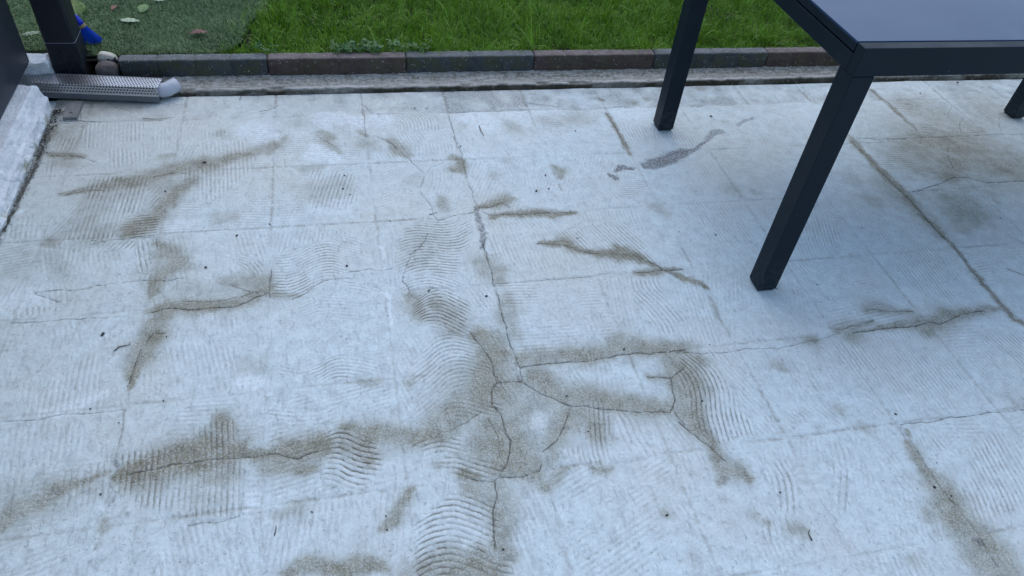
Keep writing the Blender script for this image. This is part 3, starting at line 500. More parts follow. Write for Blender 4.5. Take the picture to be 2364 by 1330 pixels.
CRACKS=[(1,0.6,[(0.133,2.197),(0.164,2.16),(0.19,2.114),(0.213,2.061),(0.241,2.01),(0.248,1.993)]),
(1,0.5,[(0.275,2.015),(0.245,1.961),(0.229,1.915),(0.237,1.861),(0.254,1.808),(0.253,1.765),(0.263,1.743)]),
(1.2,0.8,[(0.263,1.743),(0.291,1.754),(0.329,1.769),(0.38,1.771)]),
(1.2,0.8,[(0.399,1.791),(0.444,1.795),(0.476,1.815),(0.487,1.799),(0.498,1.783)]),
(1.4,0.8,[(0.407,1.769),(0.44,1.752),(0.501,1.753),(0.689,1.749)]),
(1,0.7,[(0.225,1.684),(0.217,1.658),(0.197,1.628),(0.168,1.599),(0.162,1.574),(0.136,1.522),(0.133,1.498),(0.146,1.468),(0.147,1.439),(0.157,1.424),(0.174,1.431)]),
(1.1,0.9,[(0.283,1.278),(0.312,1.224),(0.324,1.185),(0.324,1.138),(0.327,1.113),(0.355,1.108),(0.381,1.102),(0.393,1.091),(0.423,1.062),(0.457,1.035),(0.489,1.017),(0.553,1.0),(0.626,0.98),(0.728,0.963),(0.75,0.996),(0.757,1.041),(0.764,1.066),(0.707,1.079)]),
(1.2,0.9,[(0.327,1.113),(0.307,1.094),(0.302,1.043),(0.32,1.011),(0.317,0.964),(0.322,0.934),(0.307,0.892),(0.283,0.853)]),
(1,0.6,[(0.302,1.043),(0.23,1.002),(0.184,0.981)]),
(1.1,0.9,[(0.489,1.017),(0.466,0.98),(0.455,0.955),(0.429,0.923),(0.394,0.904)]),
(1.1,0.8,[(0.282,0.851),(0.264,0.84),(0.237,0.847),(0.222,0.853)]),
(1.3,0.9,[(0.282,0.849),(0.326,0.844),(0.369,0.852),(0.379,0.865)]),
(1.4,0.9,[(0.27,0.839),(0.269,0.814),(0.254,0.777),(0.244,0.724),(0.238,0.693)]),
(0.8,0.5,[(0.286,1.005),(0.295,0.958),(0.288,0.899)]),
(1.1,0.9,[(0.388,1.152),(0.463,1.153),(0.582,1.147),(0.649,1.157),(0.834,1.149)]),
(1.2,0.9,[(0.764,1.066),(0.812,1.093)]),
(1.2,0.8,[(0.738,0.964),(0.748,0.93)]),
(0.9,0.6,[(0.812,1.143),(0.936,1.13),(1.0,1.132),(1.094,1.127),(1.181,1.136),(1.278,1.151)]),
(1.2,0.8,[(0.733,0.938),(0.762,0.892),(0.792,0.841),(0.806,0.819)]),
(1,0.8,[(1.292,1.167),(1.354,1.179),(1.419,1.185)]),
(1,0.9,[(1.34,1.155),(1.433,1.155),(1.528,1.155),(1.601,1.164),(1.625,1.155),(1.685,1.171),(1.715,1.186),(1.796,1.185)]),
(1,0.7,[(1.432,1.23),(1.456,1.23),(1.493,1.22),(1.566,1.212)]),
(1.2,0.7,[(1.296,0.849),(1.384,0.848),(1.44,0.851),(1.568,0.848),(1.657,0.847)]),
(1,0.6,[(1.291,0.841),(1.288,0.744),(1.288,0.638),(1.301,0.563),(1.29,0.476)]),
(1.3,0.8,[(-0.492,0.97),(-0.454,0.973),(-0.405,0.982),(-0.354,0.981),(-0.309,0.981),(-0.219,0.978),(-0.189,0.978),(-0.143,0.962),(-0.104,0.97)]),
(0.8,0.5,[(-0.762,1.14),(-0.697,1.138),(-0.626,1.146),(-0.521,1.141)]),
(1,0.5,[(-0.354,0.832),(-0.299,0.833),(-0.258,0.839)]),
(1.3,0.8,[(-0.463,1.368),(-0.487,1.364),(-0.507,1.325),(-0.516,1.269),(-0.523,1.209)]),
(0.8,0.4,[(-0.52,1.136),(-0.517,1.062),(-0.52,1.017)]),
(1.2,0.7,[(-0.805,1.958),(-0.741,1.975),(-0.684,1.966)]),
(1.5,0.7,[(-0.571,2.027),(-0.527,2.043),(-0.468,2.046)]),
(1.5,0.9,[(-0.503,1.445),(-0.462,1.454),(-0.409,1.445),(-0.356,1.444),(-0.302,1.441),(-0.267,1.458),(-0.216,1.485)]),
(1,0.6,[(-0.429,1.476),(-0.339,1.466),(-0.289,1.477),(-0.231,1.492)]),
(1,0.6,[(-0.314,1.524),(-0.291,1.505),(-0.249,1.483)]),
(1,0.7,[(-0.789,1.549),(-0.718,1.552),(-0.687,1.548),(-0.64,1.559),(-0.599,1.563),(-0.528,1.564),(-0.427,1.562)]),
(1,0.6,[(-0.818,1.444),(-0.746,1.441),(-0.563,1.439)]),
(1,0.6,[(-0.791,1.544),(-0.757,1.524),(-0.727,1.507)]),
(1.3,0.7,[(-0.879,2.166),(-0.837,2.163),(-0.793,2.152),(-0.751,2.126)]),
(1.0,0.6,[(-0.69,1.728),(-0.649,1.742),(-0.604,1.744),(-0.528,1.743),(-0.515,1.698)]),
(1.3,0.7,[(-0.217,1.571),(-0.215,1.468)]),
(1,0.6,[(-0.146,1.453),(-0.079,1.517),(-0.038,1.523),(-0.001,1.52)]),
(1,0.7,[(-0.005,1.54),(0.02,1.545),(0.047,1.55),(0.089,1.543),(0.11,1.547)]),
(1.3,0.75,[(0.382,2.182),(0.389,2.092),(0.385,2.007),(0.387,1.926),(0.39,1.833),(0.398,1.795)]),
(1.4,0.9,[(0.385,1.636),(0.38,1.571),(0.384,1.52),(0.381,1.46),(0.385,1.413),(0.384,1.345),(0.383,1.281)]),
(1.2,0.8,[(0.382,1.266),(0.383,1.221),(0.386,1.178),(0.388,1.153),(0.384,1.101)]),
(1,0.4,[(0.384,1.454),(0.522,1.451),(0.652,1.449),(0.743,1.458)]),
(1,0.8,[(0.542,1.607),(0.628,1.592),(0.657,1.566),(0.698,1.548),(0.768,1.538),(0.813,1.534),(0.849,1.504),(0.875,1.475),(0.9,1.441),(0.926,1.413),(0.932,1.4)]),
(1.3,0.7,[(0.8,1.455),(0.855,1.455),(0.942,1.456)]),
(1,0.6,[(0.081,2.215),(0.084,2.342),(0.079,2.394)]),
(1.1,0.8,[(0.08,2.432),(0.102,2.386),(0.124,2.362),(0.21,2.359)]),
(1,0.6,[(0.387,2.465),(0.386,2.395),(0.405,2.363),(0.465,2.352)]),
(1.1,0.7,[(0.38,2.327),(0.382,2.232),(0.382,2.129)]),
(1,0.7,[(-0.077,2.225),(-0.049,2.19),(-0.025,2.155)]),
(1,0.7,[(0.113,2.213),(0.142,2.198),(0.165,2.17),(0.181,2.142)]),
(1.3,0.7,[(0.7,2.407),(0.761,2.392),(0.809,2.376)]),
(1.2,0.7,[(0.978,2.358),(1.014,2.36),(1.087,2.365)]),
(1.2,0.5,[(0.685,2.477),(0.683,2.388)]),
(1.5,0.5,[(0.968,2.49),(0.976,2.439),(0.989,2.41)]),
(1.3,0.8,[(0.973,2.326),(0.979,2.234),(0.973,2.097)]),
(1,0.7,[(1.861,2.508),(1.859,2.436),(1.862,2.366)]),
(1.1,0.7,[(2.188,2.44),(2.196,2.35),(2.188,2.256),(2.193,2.125)]),
(1,0.5,[(2.489,2.484),(2.483,2.319)]),
(1.2,0.8,[(2.031,2.073),(2.123,2.079),(2.271,2.077),(2.474,2.077),(2.647,2.07)]),
(1,0.6,[(2.47,2.293),(2.391,2.212)]),
(1,0.7,[(2.45,2.243),(2.462,2.208),(2.395,2.138),(2.382,2.106)]),
(1,0.6,[(2.63,2.191),(2.576,2.135),(2.555,2.088)]),
(1.2,0.6,[(2.634,2.422),(2.689,2.42),(2.752,2.45)]),
(1.4,0.8,[(1.908,1.747),(1.958,1.76),(2.038,1.779),(2.095,1.801),(2.151,1.819),(2.201,1.81),(2.247,1.78),(2.411,1.776)]),
(1,0.6,[(2.266,2.024),(2.207,1.949),(2.18,1.876)]),
(1.8,0.85,[(1.872,2.069),(1.875,1.862),(1.887,1.715),(1.881,1.505)]),
(1.3,0.6,[(1.883,1.461),(1.873,1.351),(1.872,1.198),(1.887,1.13)]),
(1.4,0.8,[(1.998,1.345),(2.014,1.33),(2.036,1.314)]),
(1.2,0.7,[(1.902,2.087),(2.009,2.076),(2.111,2.074)]),
(2.5,0.9,[(-0.886,2.373),(-0.835,2.367),(-0.774,2.36)]),
(1,0.5,[(-0.642,2.363),(-0.59,2.356)]),
(1.2,0.6,[(-0.733,2.421),(-0.718,2.441),(-0.686,2.411)]),
(1.2,0.7,[(-0.853,2.484),(-0.835,2.367)]),
(9,1.0,[(-0.907,2.262),(-0.915,2.205),(-0.915,2.126),(-0.914,2.05),(-0.919,1.971),(-0.923,1.89),(-0.927,1.832),(-0.929,1.794)])]
GROOVES=[(1.0,0.6,0.012,0.02,[(-0.215,1.626),(-0.145,1.661),(-0.044,1.687),(0.047,1.654),(0.02,1.594),(-0.012,1.552),(-0.05,1.527),(-0.146,1.449),(-0.211,1.463)],[(-0.212,1.55),(-0.189,1.545),(-0.165,1.545),(-0.136,1.558),(-0.097,1.583),(-0.057,1.591),(-0.023,1.574),(0.011,1.559)]),
(0.7,0.35,0.012,0.02,[(-0.021,1.509),(0.008,1.506),(0.074,1.47),(0.067,1.453),(-0.009,1.468)],[(-0.007,1.497),(0.028,1.486),(0.068,1.465)]),
(0.4,0.15,0.012,0.02,[(-0.146,1.453),(-0.052,1.456),(0.025,1.426),(0.02,1.357),(-0.101,1.371),(-0.146,1.402)],[(-0.146,1.409),(-0.109,1.428),(-0.076,1.434),(0.024,1.413)]),
(1.0,0.65,0.0123,0.02,[(0.174,1.733),(0.36,1.734),(0.36,1.678),(0.303,1.541),(0.281,1.504),(0.111,1.519),(0.129,1.647)],[(0.125,1.603),(0.162,1.621),(0.197,1.626),(0.23,1.621),(0.279,1.609),(0.318,1.612),(0.345,1.629)]),
(0.9,0.5,0.0123,0.02,[(0.113,1.452),(0.13,1.505),(0.201,1.524),(0.292,1.473),(0.293,1.452),(0.209,1.458)],[(0.128,1.482),(0.158,1.499),(0.183,1.505),(0.215,1.505),(0.257,1.485),(0.294,1.458)]),
(1.0,0.9,0.0125,0.02,[(0.154,1.433),(0.209,1.455),(0.256,1.444),(0.303,1.388),(0.29,1.274),(0.206,1.284),(0.177,1.327),(0.156,1.372)],[(0.16,1.379),(0.186,1.398),(0.21,1.404),(0.233,1.399),(0.262,1.376),(0.301,1.339)]),
(0.8,0.5,0.012,0.02,[(-0.011,1.7),(0.049,1.668),(0.037,1.612),(-0.014,1.556),(-0.046,1.553),(-0.04,1.709)],[(-0.041,1.683),(0.039,1.64)]),
(0.8,0.5,0.0128,0.02,[(0.186,1.258),(0.211,1.306),(0.267,1.292),(0.3,1.263),(0.342,1.207),(0.341,1.153),(0.272,1.127),(0.207,1.08),(0.176,1.041),(0.116,1.039),(0.118,1.182)],[(0.12,1.153),(0.169,1.19),(0.199,1.216),(0.238,1.225),(0.281,1.208),(0.341,1.177)]),
(0.9,0.7,0.0128,0.02,[(0.149,1.066),(0.207,1.083),(0.328,1.064),(0.321,1.027),(0.275,1.017),(0.208,1.026),(0.167,1.037)],[(0.149,1.034),(0.178,1.059),(0.206,1.072),(0.24,1.066),(0.272,1.049),(0.32,1.024)]),
(1.0,1.0,0.0132,0.015,[(-0.095,1.008),(-0.058,1.027),(-0.034,1.021),(0.028,0.976),(0.034,0.927),(0.015,0.893),(-0.016,0.859),(-0.064,0.873),(-0.096,0.887)],[(-0.095,0.967),(-0.072,0.973),(-0.049,0.967),(-0.014,0.943),(0.034,0.927)]),
(0.9,0.6,0.0128,0.02,[(0.099,0.96),(0.151,0.983),(0.224,0.965),(0.214,0.929),(0.176,0.923),(0.105,0.94)],[(0.1,0.951),(0.124,0.962),(0.149,0.968),(0.174,0.967),(0.221,0.948)]),
(0.95,0.65,0.0128,0.02,[(0.154,0.914),(0.191,0.916),(0.254,0.9),(0.294,0.877),(0.297,0.86),(0.261,0.847),(0.229,0.847),(0.184,0.866)],[(0.158,0.913),(0.198,0.907),(0.236,0.886),(0.292,0.859)]),
(1.0,0.85,0.0135,0.02,[(0.099,0.78),(0.162,0.822),(0.216,0.818),(0.257,0.781),(0.268,0.725),(0.242,0.704),(0.227,0.683),(0.274,0.656),(0.269,0.623),(0.073,0.654),(0.075,0.723)],[(0.075,0.721),(0.105,0.736),(0.135,0.742),(0.165,0.74),(0.207,0.718),(0.241,0.695),(0.281,0.678)]),
(0.8,0.5,0.0115,0.02,[(-0.049,1.25),(0.003,1.247),(0.075,1.193),(0.073,1.173),(-0.01,1.17),(-0.053,1.156),(-0.116,1.189),(-0.191,1.199),(-0.192,1.222),(-0.128,1.213)],[(-0.192,1.213),(-0.145,1.196),(-0.103,1.204),(-0.059,1.228),(-0.024,1.226),(0.028,1.208),(0.074,1.185)]),
(0.7,0.45,0.012,0.02,[(-0.208,1.109),(-0.077,1.091),(-0.044,1.103),(-0.045,1.076),(-0.079,1.04),(-0.158,1.041),(-0.202,1.062)],[(-0.207,1.083),(-0.159,1.07),(-0.098,1.066),(-0.044,1.087)]),
(0.4,0.2,0.012,0.02,[(-0.055,1.11),(0.025,1.104),(0.034,1.06),(-0.044,1.061)],[(-0.056,1.083),(-0.014,1.091),(0.031,1.077)]),
(0.5,0.5,0.014,0.02,[(0.401,1.105),(0.426,1.136),(0.444,1.054),(0.433,1.028),(0.395,1.038)],[(0.412,1.115),(0.399,1.038)]),
(0.9,0.6,0.0115,0.02,[(0.535,1.033),(0.582,1.002),(0.561,0.92),(0.528,0.843),(0.466,0.852),(0.426,0.875),(0.436,0.907),(0.5,0.908)],[(0.555,1.022),(0.539,0.954),(0.526,0.894),(0.523,0.846)]),
(0.6,0.4,0.016,0.02,[(0.586,1.007),(0.635,0.951),(0.66,0.865),(0.643,0.843),(0.59,0.87),(0.566,0.935)],[(0.587,0.99),(0.598,0.951),(0.598,0.91),(0.607,0.868)]),
(0.4,0.2,0.013,0.02,[(0.508,1.237),(0.644,1.221),(0.627,1.166),(0.499,1.163)],[(0.52,1.223),(0.509,1.162)]),
(0.5,0.3,0.013,0.02,[(0.518,1.143),(0.569,1.136),(0.564,1.083),(0.518,1.055),(0.494,1.104)],[(0.524,1.13),(0.536,1.087)]),
(0.95,0.7,0.0125,0.02,[(0.809,1.137),(0.877,1.138),(0.908,1.09),(0.918,1.019),(0.913,0.963),(0.916,0.891),(0.871,0.871),(0.805,0.86),(0.775,0.89),(0.781,0.986),(0.765,1.045)],[(0.807,1.131),(0.828,1.094),(0.836,1.051),(0.829,1.002),(0.809,0.943),(0.798,0.881)]),
(0.75,0.4,0.0118,0.03,[(1.246,1.134),(1.391,1.11),(1.562,1.089),(1.575,0.945),(1.421,0.908),(1.26,0.933),(1.248,0.994)],[(1.281,1.117),(1.289,0.929)]),
(0.22,0.1,0.0125,0.04,[(1.005,1.131),(1.24,1.122),(1.191,0.96),(1.046,0.939),(1.006,1.002)],[(1.073,1.116),(1.062,0.971)]),
(0.8,0.4,0.012,0.03,[(1.75,1.108),(1.864,1.094),(1.692,0.884),(1.633,0.925),(1.605,1.017)],[(1.746,1.094),(1.768,0.983)]),
(0.85,0.45,0.0128,0.03,[(1.424,0.756),(1.539,0.81),(1.578,0.744),(1.466,0.606),(1.357,0.568),(1.314,0.588),(1.328,0.66),(1.398,0.693)],[(1.452,0.731),(1.433,0.634),(1.416,0.581)]),
(0.8,0.4,0.0128,0.02,[(1.332,0.841),(1.396,0.835),(1.386,0.761),(1.33,0.769)],[(1.345,0.837),(1.345,0.799),(1.35,0.761)]),
(0.9,0.4,0.015,0.02,[(1.07,0.843),(1.146,0.837),(1.116,0.769),(1.036,0.658),(1.001,0.668),(1.032,0.733)],[(1.094,0.842),(1.079,0.785),(1.052,0.73),(1.007,0.662)]),
(0.9,0.45,0.0145,0.02,[(0.891,0.802),(0.952,0.793),(0.941,0.709),(0.908,0.655),(0.873,0.674),(0.884,0.731)],[(0.917,0.798),(0.918,0.75),(0.903,0.705),(0.881,0.659)]),
(0.9,0.7,0.015,0.02,[(0.804,0.658),(0.89,0.671),(0.89,0.636),(0.861,0.598),(0.796,0.613)],[(0.831,0.658),(0.82,0.609)]),
(0.7,0.4,0.0145,0.02,[(1.142,0.641),(1.211,0.645),(1.218,0.594),(1.129,0.586)],[(1.157,0.635),(1.145,0.588)]),
(0.4,0.25,0.014,0.02,[(1.188,0.816),(1.224,0.8),(1.238,0.636),(1.206,0.659)],[(1.203,0.808),(1.229,0.637)]),
(0.7,0.3,0.012,0.02,[(1.013,0.894),(1.12,0.89),(1.116,0.863),(1.004,0.868)],[(1.062,0.892),(1.057,0.866)]),
(0.4,0.4,0.022,0.02,[(0.989,0.828),(1.066,0.828),(1.009,0.708),(0.939,0.714)],[(0.976,0.795),(1.047,0.784)]),
(0.5,0.3,0.014,0.02,[(0.647,0.744),(0.678,0.726),(0.7,0.653),(0.657,0.672)],[(0.655,0.734),(0.675,0.665)]),
(0.7,0.35,0.0125,0.02,[(1.688,1.912),(1.775,1.924),(1.78,1.766),(1.696,1.76),(1.633,1.82)],[(1.729,1.927),(1.731,1.761)]),
(0.75,0.3,0.0118,0.02,[(1.495,1.7),(1.549,1.688),(1.555,1.565),(1.425,1.465),(1.336,1.467)],[(1.478,1.647),(1.445,1.547),(1.425,1.465)]),
(0.7,0.25,0.0125,0.02,[(1.628,1.721),(1.698,1.715),(1.706,1.515),(1.622,1.508)],[(1.635,1.704),(1.646,1.513)]),
(0.65,0.25,0.0125,0.02,[(1.318,1.443),(1.454,1.435),(1.47,1.238),(1.356,1.263),(1.251,1.341)],[(1.33,1.428),(1.347,1.281)]),
(0.75,0.3,0.0118,0.03,[(1.693,1.501),(1.831,1.481),(1.824,1.215),(1.825,1.164),(1.693,1.182),(1.634,1.255),(1.614,1.339)],[(1.72,1.477),(1.705,1.199)]),
(0.7,0.3,0.0125,0.02,[(2.222,1.613),(2.26,1.585),(2.128,1.423),(2.168,1.523)],[(2.215,1.597),(2.206,1.519)]),
(0.35,0.2,0.0125,0.02,[(1.966,1.424),(1.979,1.32),(1.943,1.196),(1.899,1.219)],[(1.962,1.39),(1.942,1.227)]),
(0.55,0.2,0.0118,0.04,[(1.066,1.768),(1.22,1.763),(1.248,1.552),(1.076,1.521)],[(1.135,1.747),(1.148,1.52)]),
(0.55,0.25,0.0125,0.02,[(1.351,1.91),(1.46,1.902),(1.461,1.792),(1.374,1.782)],[(1.373,1.909),(1.421,1.778)]),
(0.3,0.15,0.0125,0.02,[(1.101,1.845),(1.204,1.837),(1.224,1.771),(1.151,1.761)],[(1.199,1.837),(1.21,1.764)]),
(0.75,0.25,0.0125,0.02,[(0.405,1.709),(0.448,1.719),(0.615,1.647),(0.658,1.504),(0.532,1.492),(0.396,1.563)],[(0.435,1.699),(0.44,1.63),(0.447,1.539)]),
(0.75,0.6,0.012,0.02,[(0.585,1.657),(0.847,1.697),(0.882,1.494),(0.8,1.496),(0.641,1.571)],[(0.789,1.666),(0.855,1.497)]),
(0.85,0.35,0.0135,0.02,[(0.765,1.443),(0.86,1.433),(0.852,1.337),(0.888,1.27),(0.861,1.202),(0.789,1.211),(0.757,1.302)],[(0.778,1.442),(0.771,1.382),(0.794,1.321),(0.812,1.252),(0.813,1.208)]),
(0.6,0.3,0.0115,0.02,[(0.392,1.453),(0.499,1.441),(0.491,1.355),(0.387,1.362)],[(0.39,1.418),(0.496,1.409)]),
(0.6,0.35,0.0125,0.02,[(0.466,2.044),(0.556,2.02),(0.539,1.821),(0.492,1.824)],[(0.495,2.016),(0.511,1.823)]),
(0.4,0.2,0.0125,0.02,[(0.573,2.002),(0.652,1.996),(0.626,1.844),(0.559,1.849)],[(0.601,1.991),(0.588,1.847)]),
(0.65,0.35,0.0125,0.02,[(0.812,1.959),(0.85,1.914),(0.873,1.777),(0.82,1.781),(0.7,1.792),(0.708,1.877)],[(0.812,1.942),(0.858,1.778)]),
(0.65,0.3,0.0115,0.02,[(0.858,1.905),(1.0,1.911),(0.972,1.8),(0.883,1.792)],[(0.858,1.857),(0.98,1.839)]),
(0.5,0.3,0.0115,0.02,[(0.735,1.999),(0.886,1.996),(0.863,1.938),(0.74,1.939)],[(0.738,1.973),(0.876,1.98)]),
(0.45,0.2,0.0125,0.02,[(1.014,2.142),(1.216,2.13),(1.194,2.074),(1.033,2.067)],[(1.036,2.141),(1.054,2.047)]),
(0.75,0.15,0.0125,0.02,[(0.209,2.166),(0.388,2.154),(0.368,2.051),(0.213,2.061)],[(0.298,2.16),(0.297,2.107),(0.285,2.056)]),
(0.55,0.12,0.0125,0.02,[(0.263,2.033),(0.356,2.009),(0.326,1.869),(0.262,1.874)],[(0.305,2.021),(0.294,1.941),(0.271,1.873)]),
(0.6,0.15,0.0125,0.02,[(0.312,1.87),(0.381,1.864),(0.382,1.811),(0.299,1.811)],[(0.307,1.833),(0.382,1.838)]),
(0.8,0.25,0.011,0.008,[(0.395,2.066),(0.423,2.055),(0.403,1.998),(0.389,1.999)],[(0.391,2.015),(0.415,2.039)]),
(0.35,0.1,0.0125,0.02,[(0.562,2.098),(0.683,2.081),(0.658,2.021),(0.55,2.038)],[(0.561,2.067),(0.669,2.064)]),
(0.6,0.35,0.015,0.02,[(0.611,1.319),(0.647,1.315),(0.639,1.234),(0.592,1.24)],[(0.617,1.313),(0.62,1.237)]),
(0.15,0.1,0.0125,0.02,[(0.418,1.358),(0.618,1.33),(0.569,1.243),(0.399,1.264)],[(0.433,1.351),(0.437,1.259)]),
(0.95,0.55,0.0122,0.02,[(-0.744,2.037),(-0.585,2.04),(-0.565,1.851),(-0.622,1.843),(-0.633,1.741),(-0.768,1.754),(-0.737,1.928)],[(-0.687,2.033),(-0.69,1.938),(-0.693,1.83),(-0.694,1.746)]),
(1.0,1.0,0.0118,0.01,[(-0.624,1.843),(-0.529,1.848),(-0.527,1.737),(-0.609,1.738)],[(-0.614,1.79),(-0.527,1.795)]),
(0.5,0.2,0.0118,0.02,[(-0.525,1.848),(-0.324,1.851),(-0.31,1.742),(-0.526,1.756)],[(-0.524,1.801),(-0.321,1.802)]),
(0.95,0.6,0.0125,0.01,[(-0.689,1.74),(-0.58,1.735),(-0.571,1.697),(-0.673,1.689)],[(-0.599,1.737),(-0.608,1.719),(-0.631,1.679)]),
(0.9,0.6,0.0125,0.012,[(-0.583,1.729),(-0.538,1.731),(-0.524,1.586),(-0.548,1.606)],[(-0.564,1.728),(-0.55,1.665),(-0.532,1.593)]),
(0.7,0.4,0.0125,0.02,[(-0.762,1.722),(-0.687,1.727),(-0.697,1.645),(-0.724,1.636),(-0.684,1.495),(-0.73,1.575),(-0.768,1.595)],[(-0.733,1.719),(-0.723,1.574)]),
(0.7,0.4,0.0122,0.02,[(-0.496,2.072),(-0.281,2.129),(-0.278,2.048),(-0.392,1.885),(-0.479,1.899)],[(-0.426,2.107),(-0.409,1.893)]),
(0.65,0.3,0.0122,0.02,[(-0.749,2.235),(-0.609,2.226),(-0.591,2.056),(-0.702,2.079)],[(-0.666,2.23),(-0.637,2.059)]),
(0.75,0.3,0.0122,0.02,[(-0.476,2.235),(-0.307,2.225),(-0.311,2.115),(-0.453,2.125)],[(-0.399,2.23),(-0.387,2.12)]),
(0.85,0.3,0.0122,0.02,[(-0.889,2.261),(-0.821,2.257),(-0.828,2.183),(-0.876,2.194)],[(-0.86,2.259),(-0.862,2.185)]),
(0.8,0.2,0.0122,0.02,[(-0.889,2.139),(-0.858,2.145),(-0.847,2.052),(-0.873,2.062)],[(-0.873,2.138),(-0.863,2.054)]),
(0.75,0.45,0.0122,0.02,[(-0.126,2.021),(-0.09,2.034),(0.033,2.009),(0.038,1.863),(-0.016,1.831),(-0.106,1.832)],[(-0.049,2.023),(-0.069,1.946),(-0.093,1.838)]),
(0.7,0.3,0.011,0.01,[(-0.305,1.64),(-0.259,1.642),(-0.226,1.572),(-0.248,1.557),(-0.295,1.597)],[(-0.301,1.634),(-0.265,1.612),(-0.237,1.556)]),
(0.6,0.5,0.0122,0.02,[(-0.526,1.663),(-0.451,1.661),(-0.448,1.595),(-0.474,1.497),(-0.506,1.501)],[(-0.488,1.659),(-0.485,1.499)]),
(0.6,0.25,0.0122,0.02,[(-0.399,1.415),(-0.286,1.402),(-0.283,1.341),(-0.394,1.354)],[(-0.35,1.409),(-0.342,1.348)]),
(0.6,0.4,0.0125,0.01,[(-0.817,1.484),(-0.725,1.499),(-0.72,1.473),(-0.811,1.458)],[(-0.775,1.5),(-0.768,1.468)]),
(0.4,0.3,0.0125,0.02,[(-0.519,1.492),(-0.515,1.546),(-0.533,1.628),(-0.519,1.465)],[(-0.525,1.627),(-0.515,1.465)]),
(0.5,0.2,0.0115,0.02,[(-0.279,2.08),(-0.225,2.084),(-0.223,1.989),(-0.271,1.993)],[(-0.273,2.04),(-0.224,2.04)]),
(0.4,0.3,0.0125,0.02,[(-0.871,1.531),(-0.84,1.609),(-0.822,1.59),(-0.837,1.497)],[(-0.831,1.602),(-0.841,1.502)]),
(0.5,0.28,0.0122,0.04,[(-0.833,1.4),(-0.713,1.398),(-0.603,1.366),(-0.559,1.193),(-0.557,1.131),(-0.725,1.149),(-0.793,1.24)],[(-0.7,1.39),(-0.701,1.281),(-0.693,1.155)]),
(0.9,0.6,0.0118,0.02,[(-0.515,1.03),(-0.373,1.033),(-0.374,1.081),(-0.282,1.088),(-0.26,0.97),(-0.258,0.835),(-0.342,0.848),(-0.45,0.893),(-0.501,0.935)],[(-0.407,1.076),(-0.4,0.99),(-0.397,0.91)]),
(0.85,0.55,0.0122,0.02,[(-0.638,0.994),(-0.531,1.018),(-0.519,0.92),(-0.563,0.902),(-0.616,0.902)],[(-0.591,1.0),(-0.581,0.905)]),
(0.4,0.2,0.0122,0.04,[(-0.77,1.146),(-0.593,1.126),(-0.572,1.006),(-0.643,0.981),(-0.604,0.857),(-0.697,0.872)],[(-0.674,1.133),(-0.645,0.867)]),
(0.6,0.25,0.0125,0.02,[(-0.267,0.957),(-0.222,0.955),(-0.219,0.841),(-0.258,0.843)],[(-0.261,0.903),(-0.221,0.899)]),
(0.9,0.1,0.013,0.008,[(-0.386,0.871),(-0.351,0.866),(-0.348,0.837),(-0.38,0.846)],[(-0.368,0.868),(-0.365,0.84)]),
(0.4,0.15,0.0122,0.03,[(-0.514,1.257),(-0.293,1.229),(-0.285,1.162),(-0.504,1.186)],[(-0.409,1.244),(-0.402,1.172)]),
(0.5,0.2,0.0122,0.02,[(-0.437,1.364),(-0.317,1.35),(-0.319,1.314),(-0.429,1.327)],[(-0.377,1.357),(-0.376,1.321)]),
(1.0,0.4,0.0125,0.012,[(0.191,2.329),(0.232,2.349),(0.327,2.344),(0.356,2.241),(0.198,2.243)],[(0.244,2.349),(0.264,2.318),(0.272,2.281),(0.27,2.239)]),
(0.6,0.25,0.012,0.02,[(0.088,2.342),(0.188,2.337),(0.184,2.251),(0.086,2.257)],[(0.089,2.306),(0.185,2.301)]),
(0.55,0.25,0.012,0.02,[(-0.079,2.337),(0.083,2.328),(0.078,2.25),(-0.077,2.259)],[(-0.076,2.301),(0.081,2.292)]),
(0.45,0.2,0.012,0.02,[(-0.324,2.329),(-0.223,2.351),(-0.216,2.174),(-0.316,2.174)],[(-0.32,2.26),(-0.218,2.261)]),
(0.6,0.5,0.012,0.02,[(0.713,2.317),(0.936,2.321),(0.916,2.253),(0.786,2.223),(0.706,2.25)],[(0.709,2.279),(0.923,2.29)]),
(0.3,0.15,0.012,0.02,[(0.784,2.23),(0.94,2.259),(0.911,2.094),(0.771,2.103)],[(0.782,2.208),(0.924,2.207)]),
(0.7,0.25,0.0122,0.02,[(0.993,2.264),(1.141,2.263),(1.252,2.136),(1.26,2.071),(0.979,2.089)],[(1.072,2.267),(1.069,2.084)]),
(0.7,0.25,0.0122,0.02,[(1.413,2.202),(1.457,2.199),(1.496,2.077),(1.452,2.059)],[(1.427,2.193),(1.471,2.072)]),
(0.5,0.3,0.011,0.02,[(1.352,2.34),(1.546,2.363),(1.539,2.339),(1.36,2.315)],[(1.356,2.327),(1.54,2.351)]),
(0.9,0.7,0.0125,0.012,[(2.22,2.332),(2.312,2.327),(2.236,2.22),(2.162,2.224)],[(2.183,2.273),(2.276,2.273)]),
(1.0,0.7,0.0122,0.01,[(2.224,2.18),(2.278,2.177),(2.289,2.104),(2.216,2.1)],[(2.198,2.125),(2.286,2.128)]),
(0.9,0.5,0.0122,0.015,[(2.557,2.316),(2.637,2.321),(2.654,2.172),(2.557,2.145)],[(2.572,2.315),(2.567,2.144)]),
(0.9,0.6,0.0122,0.015,[(2.637,2.321),(2.739,2.316),(2.733,2.177),(2.667,2.155)],[(2.652,2.311),(2.667,2.155)]),
(0.9,0.6,0.012,0.012,[(2.333,2.109),(2.465,2.134),(2.516,2.098),(2.324,2.082)],[(2.327,2.094),(2.508,2.095)]),
(0.5,0.4,0.012,0.02,[(2.386,2.341),(2.536,2.317),(2.527,2.291),(2.362,2.299)],[(2.376,2.32),(2.528,2.299)]),
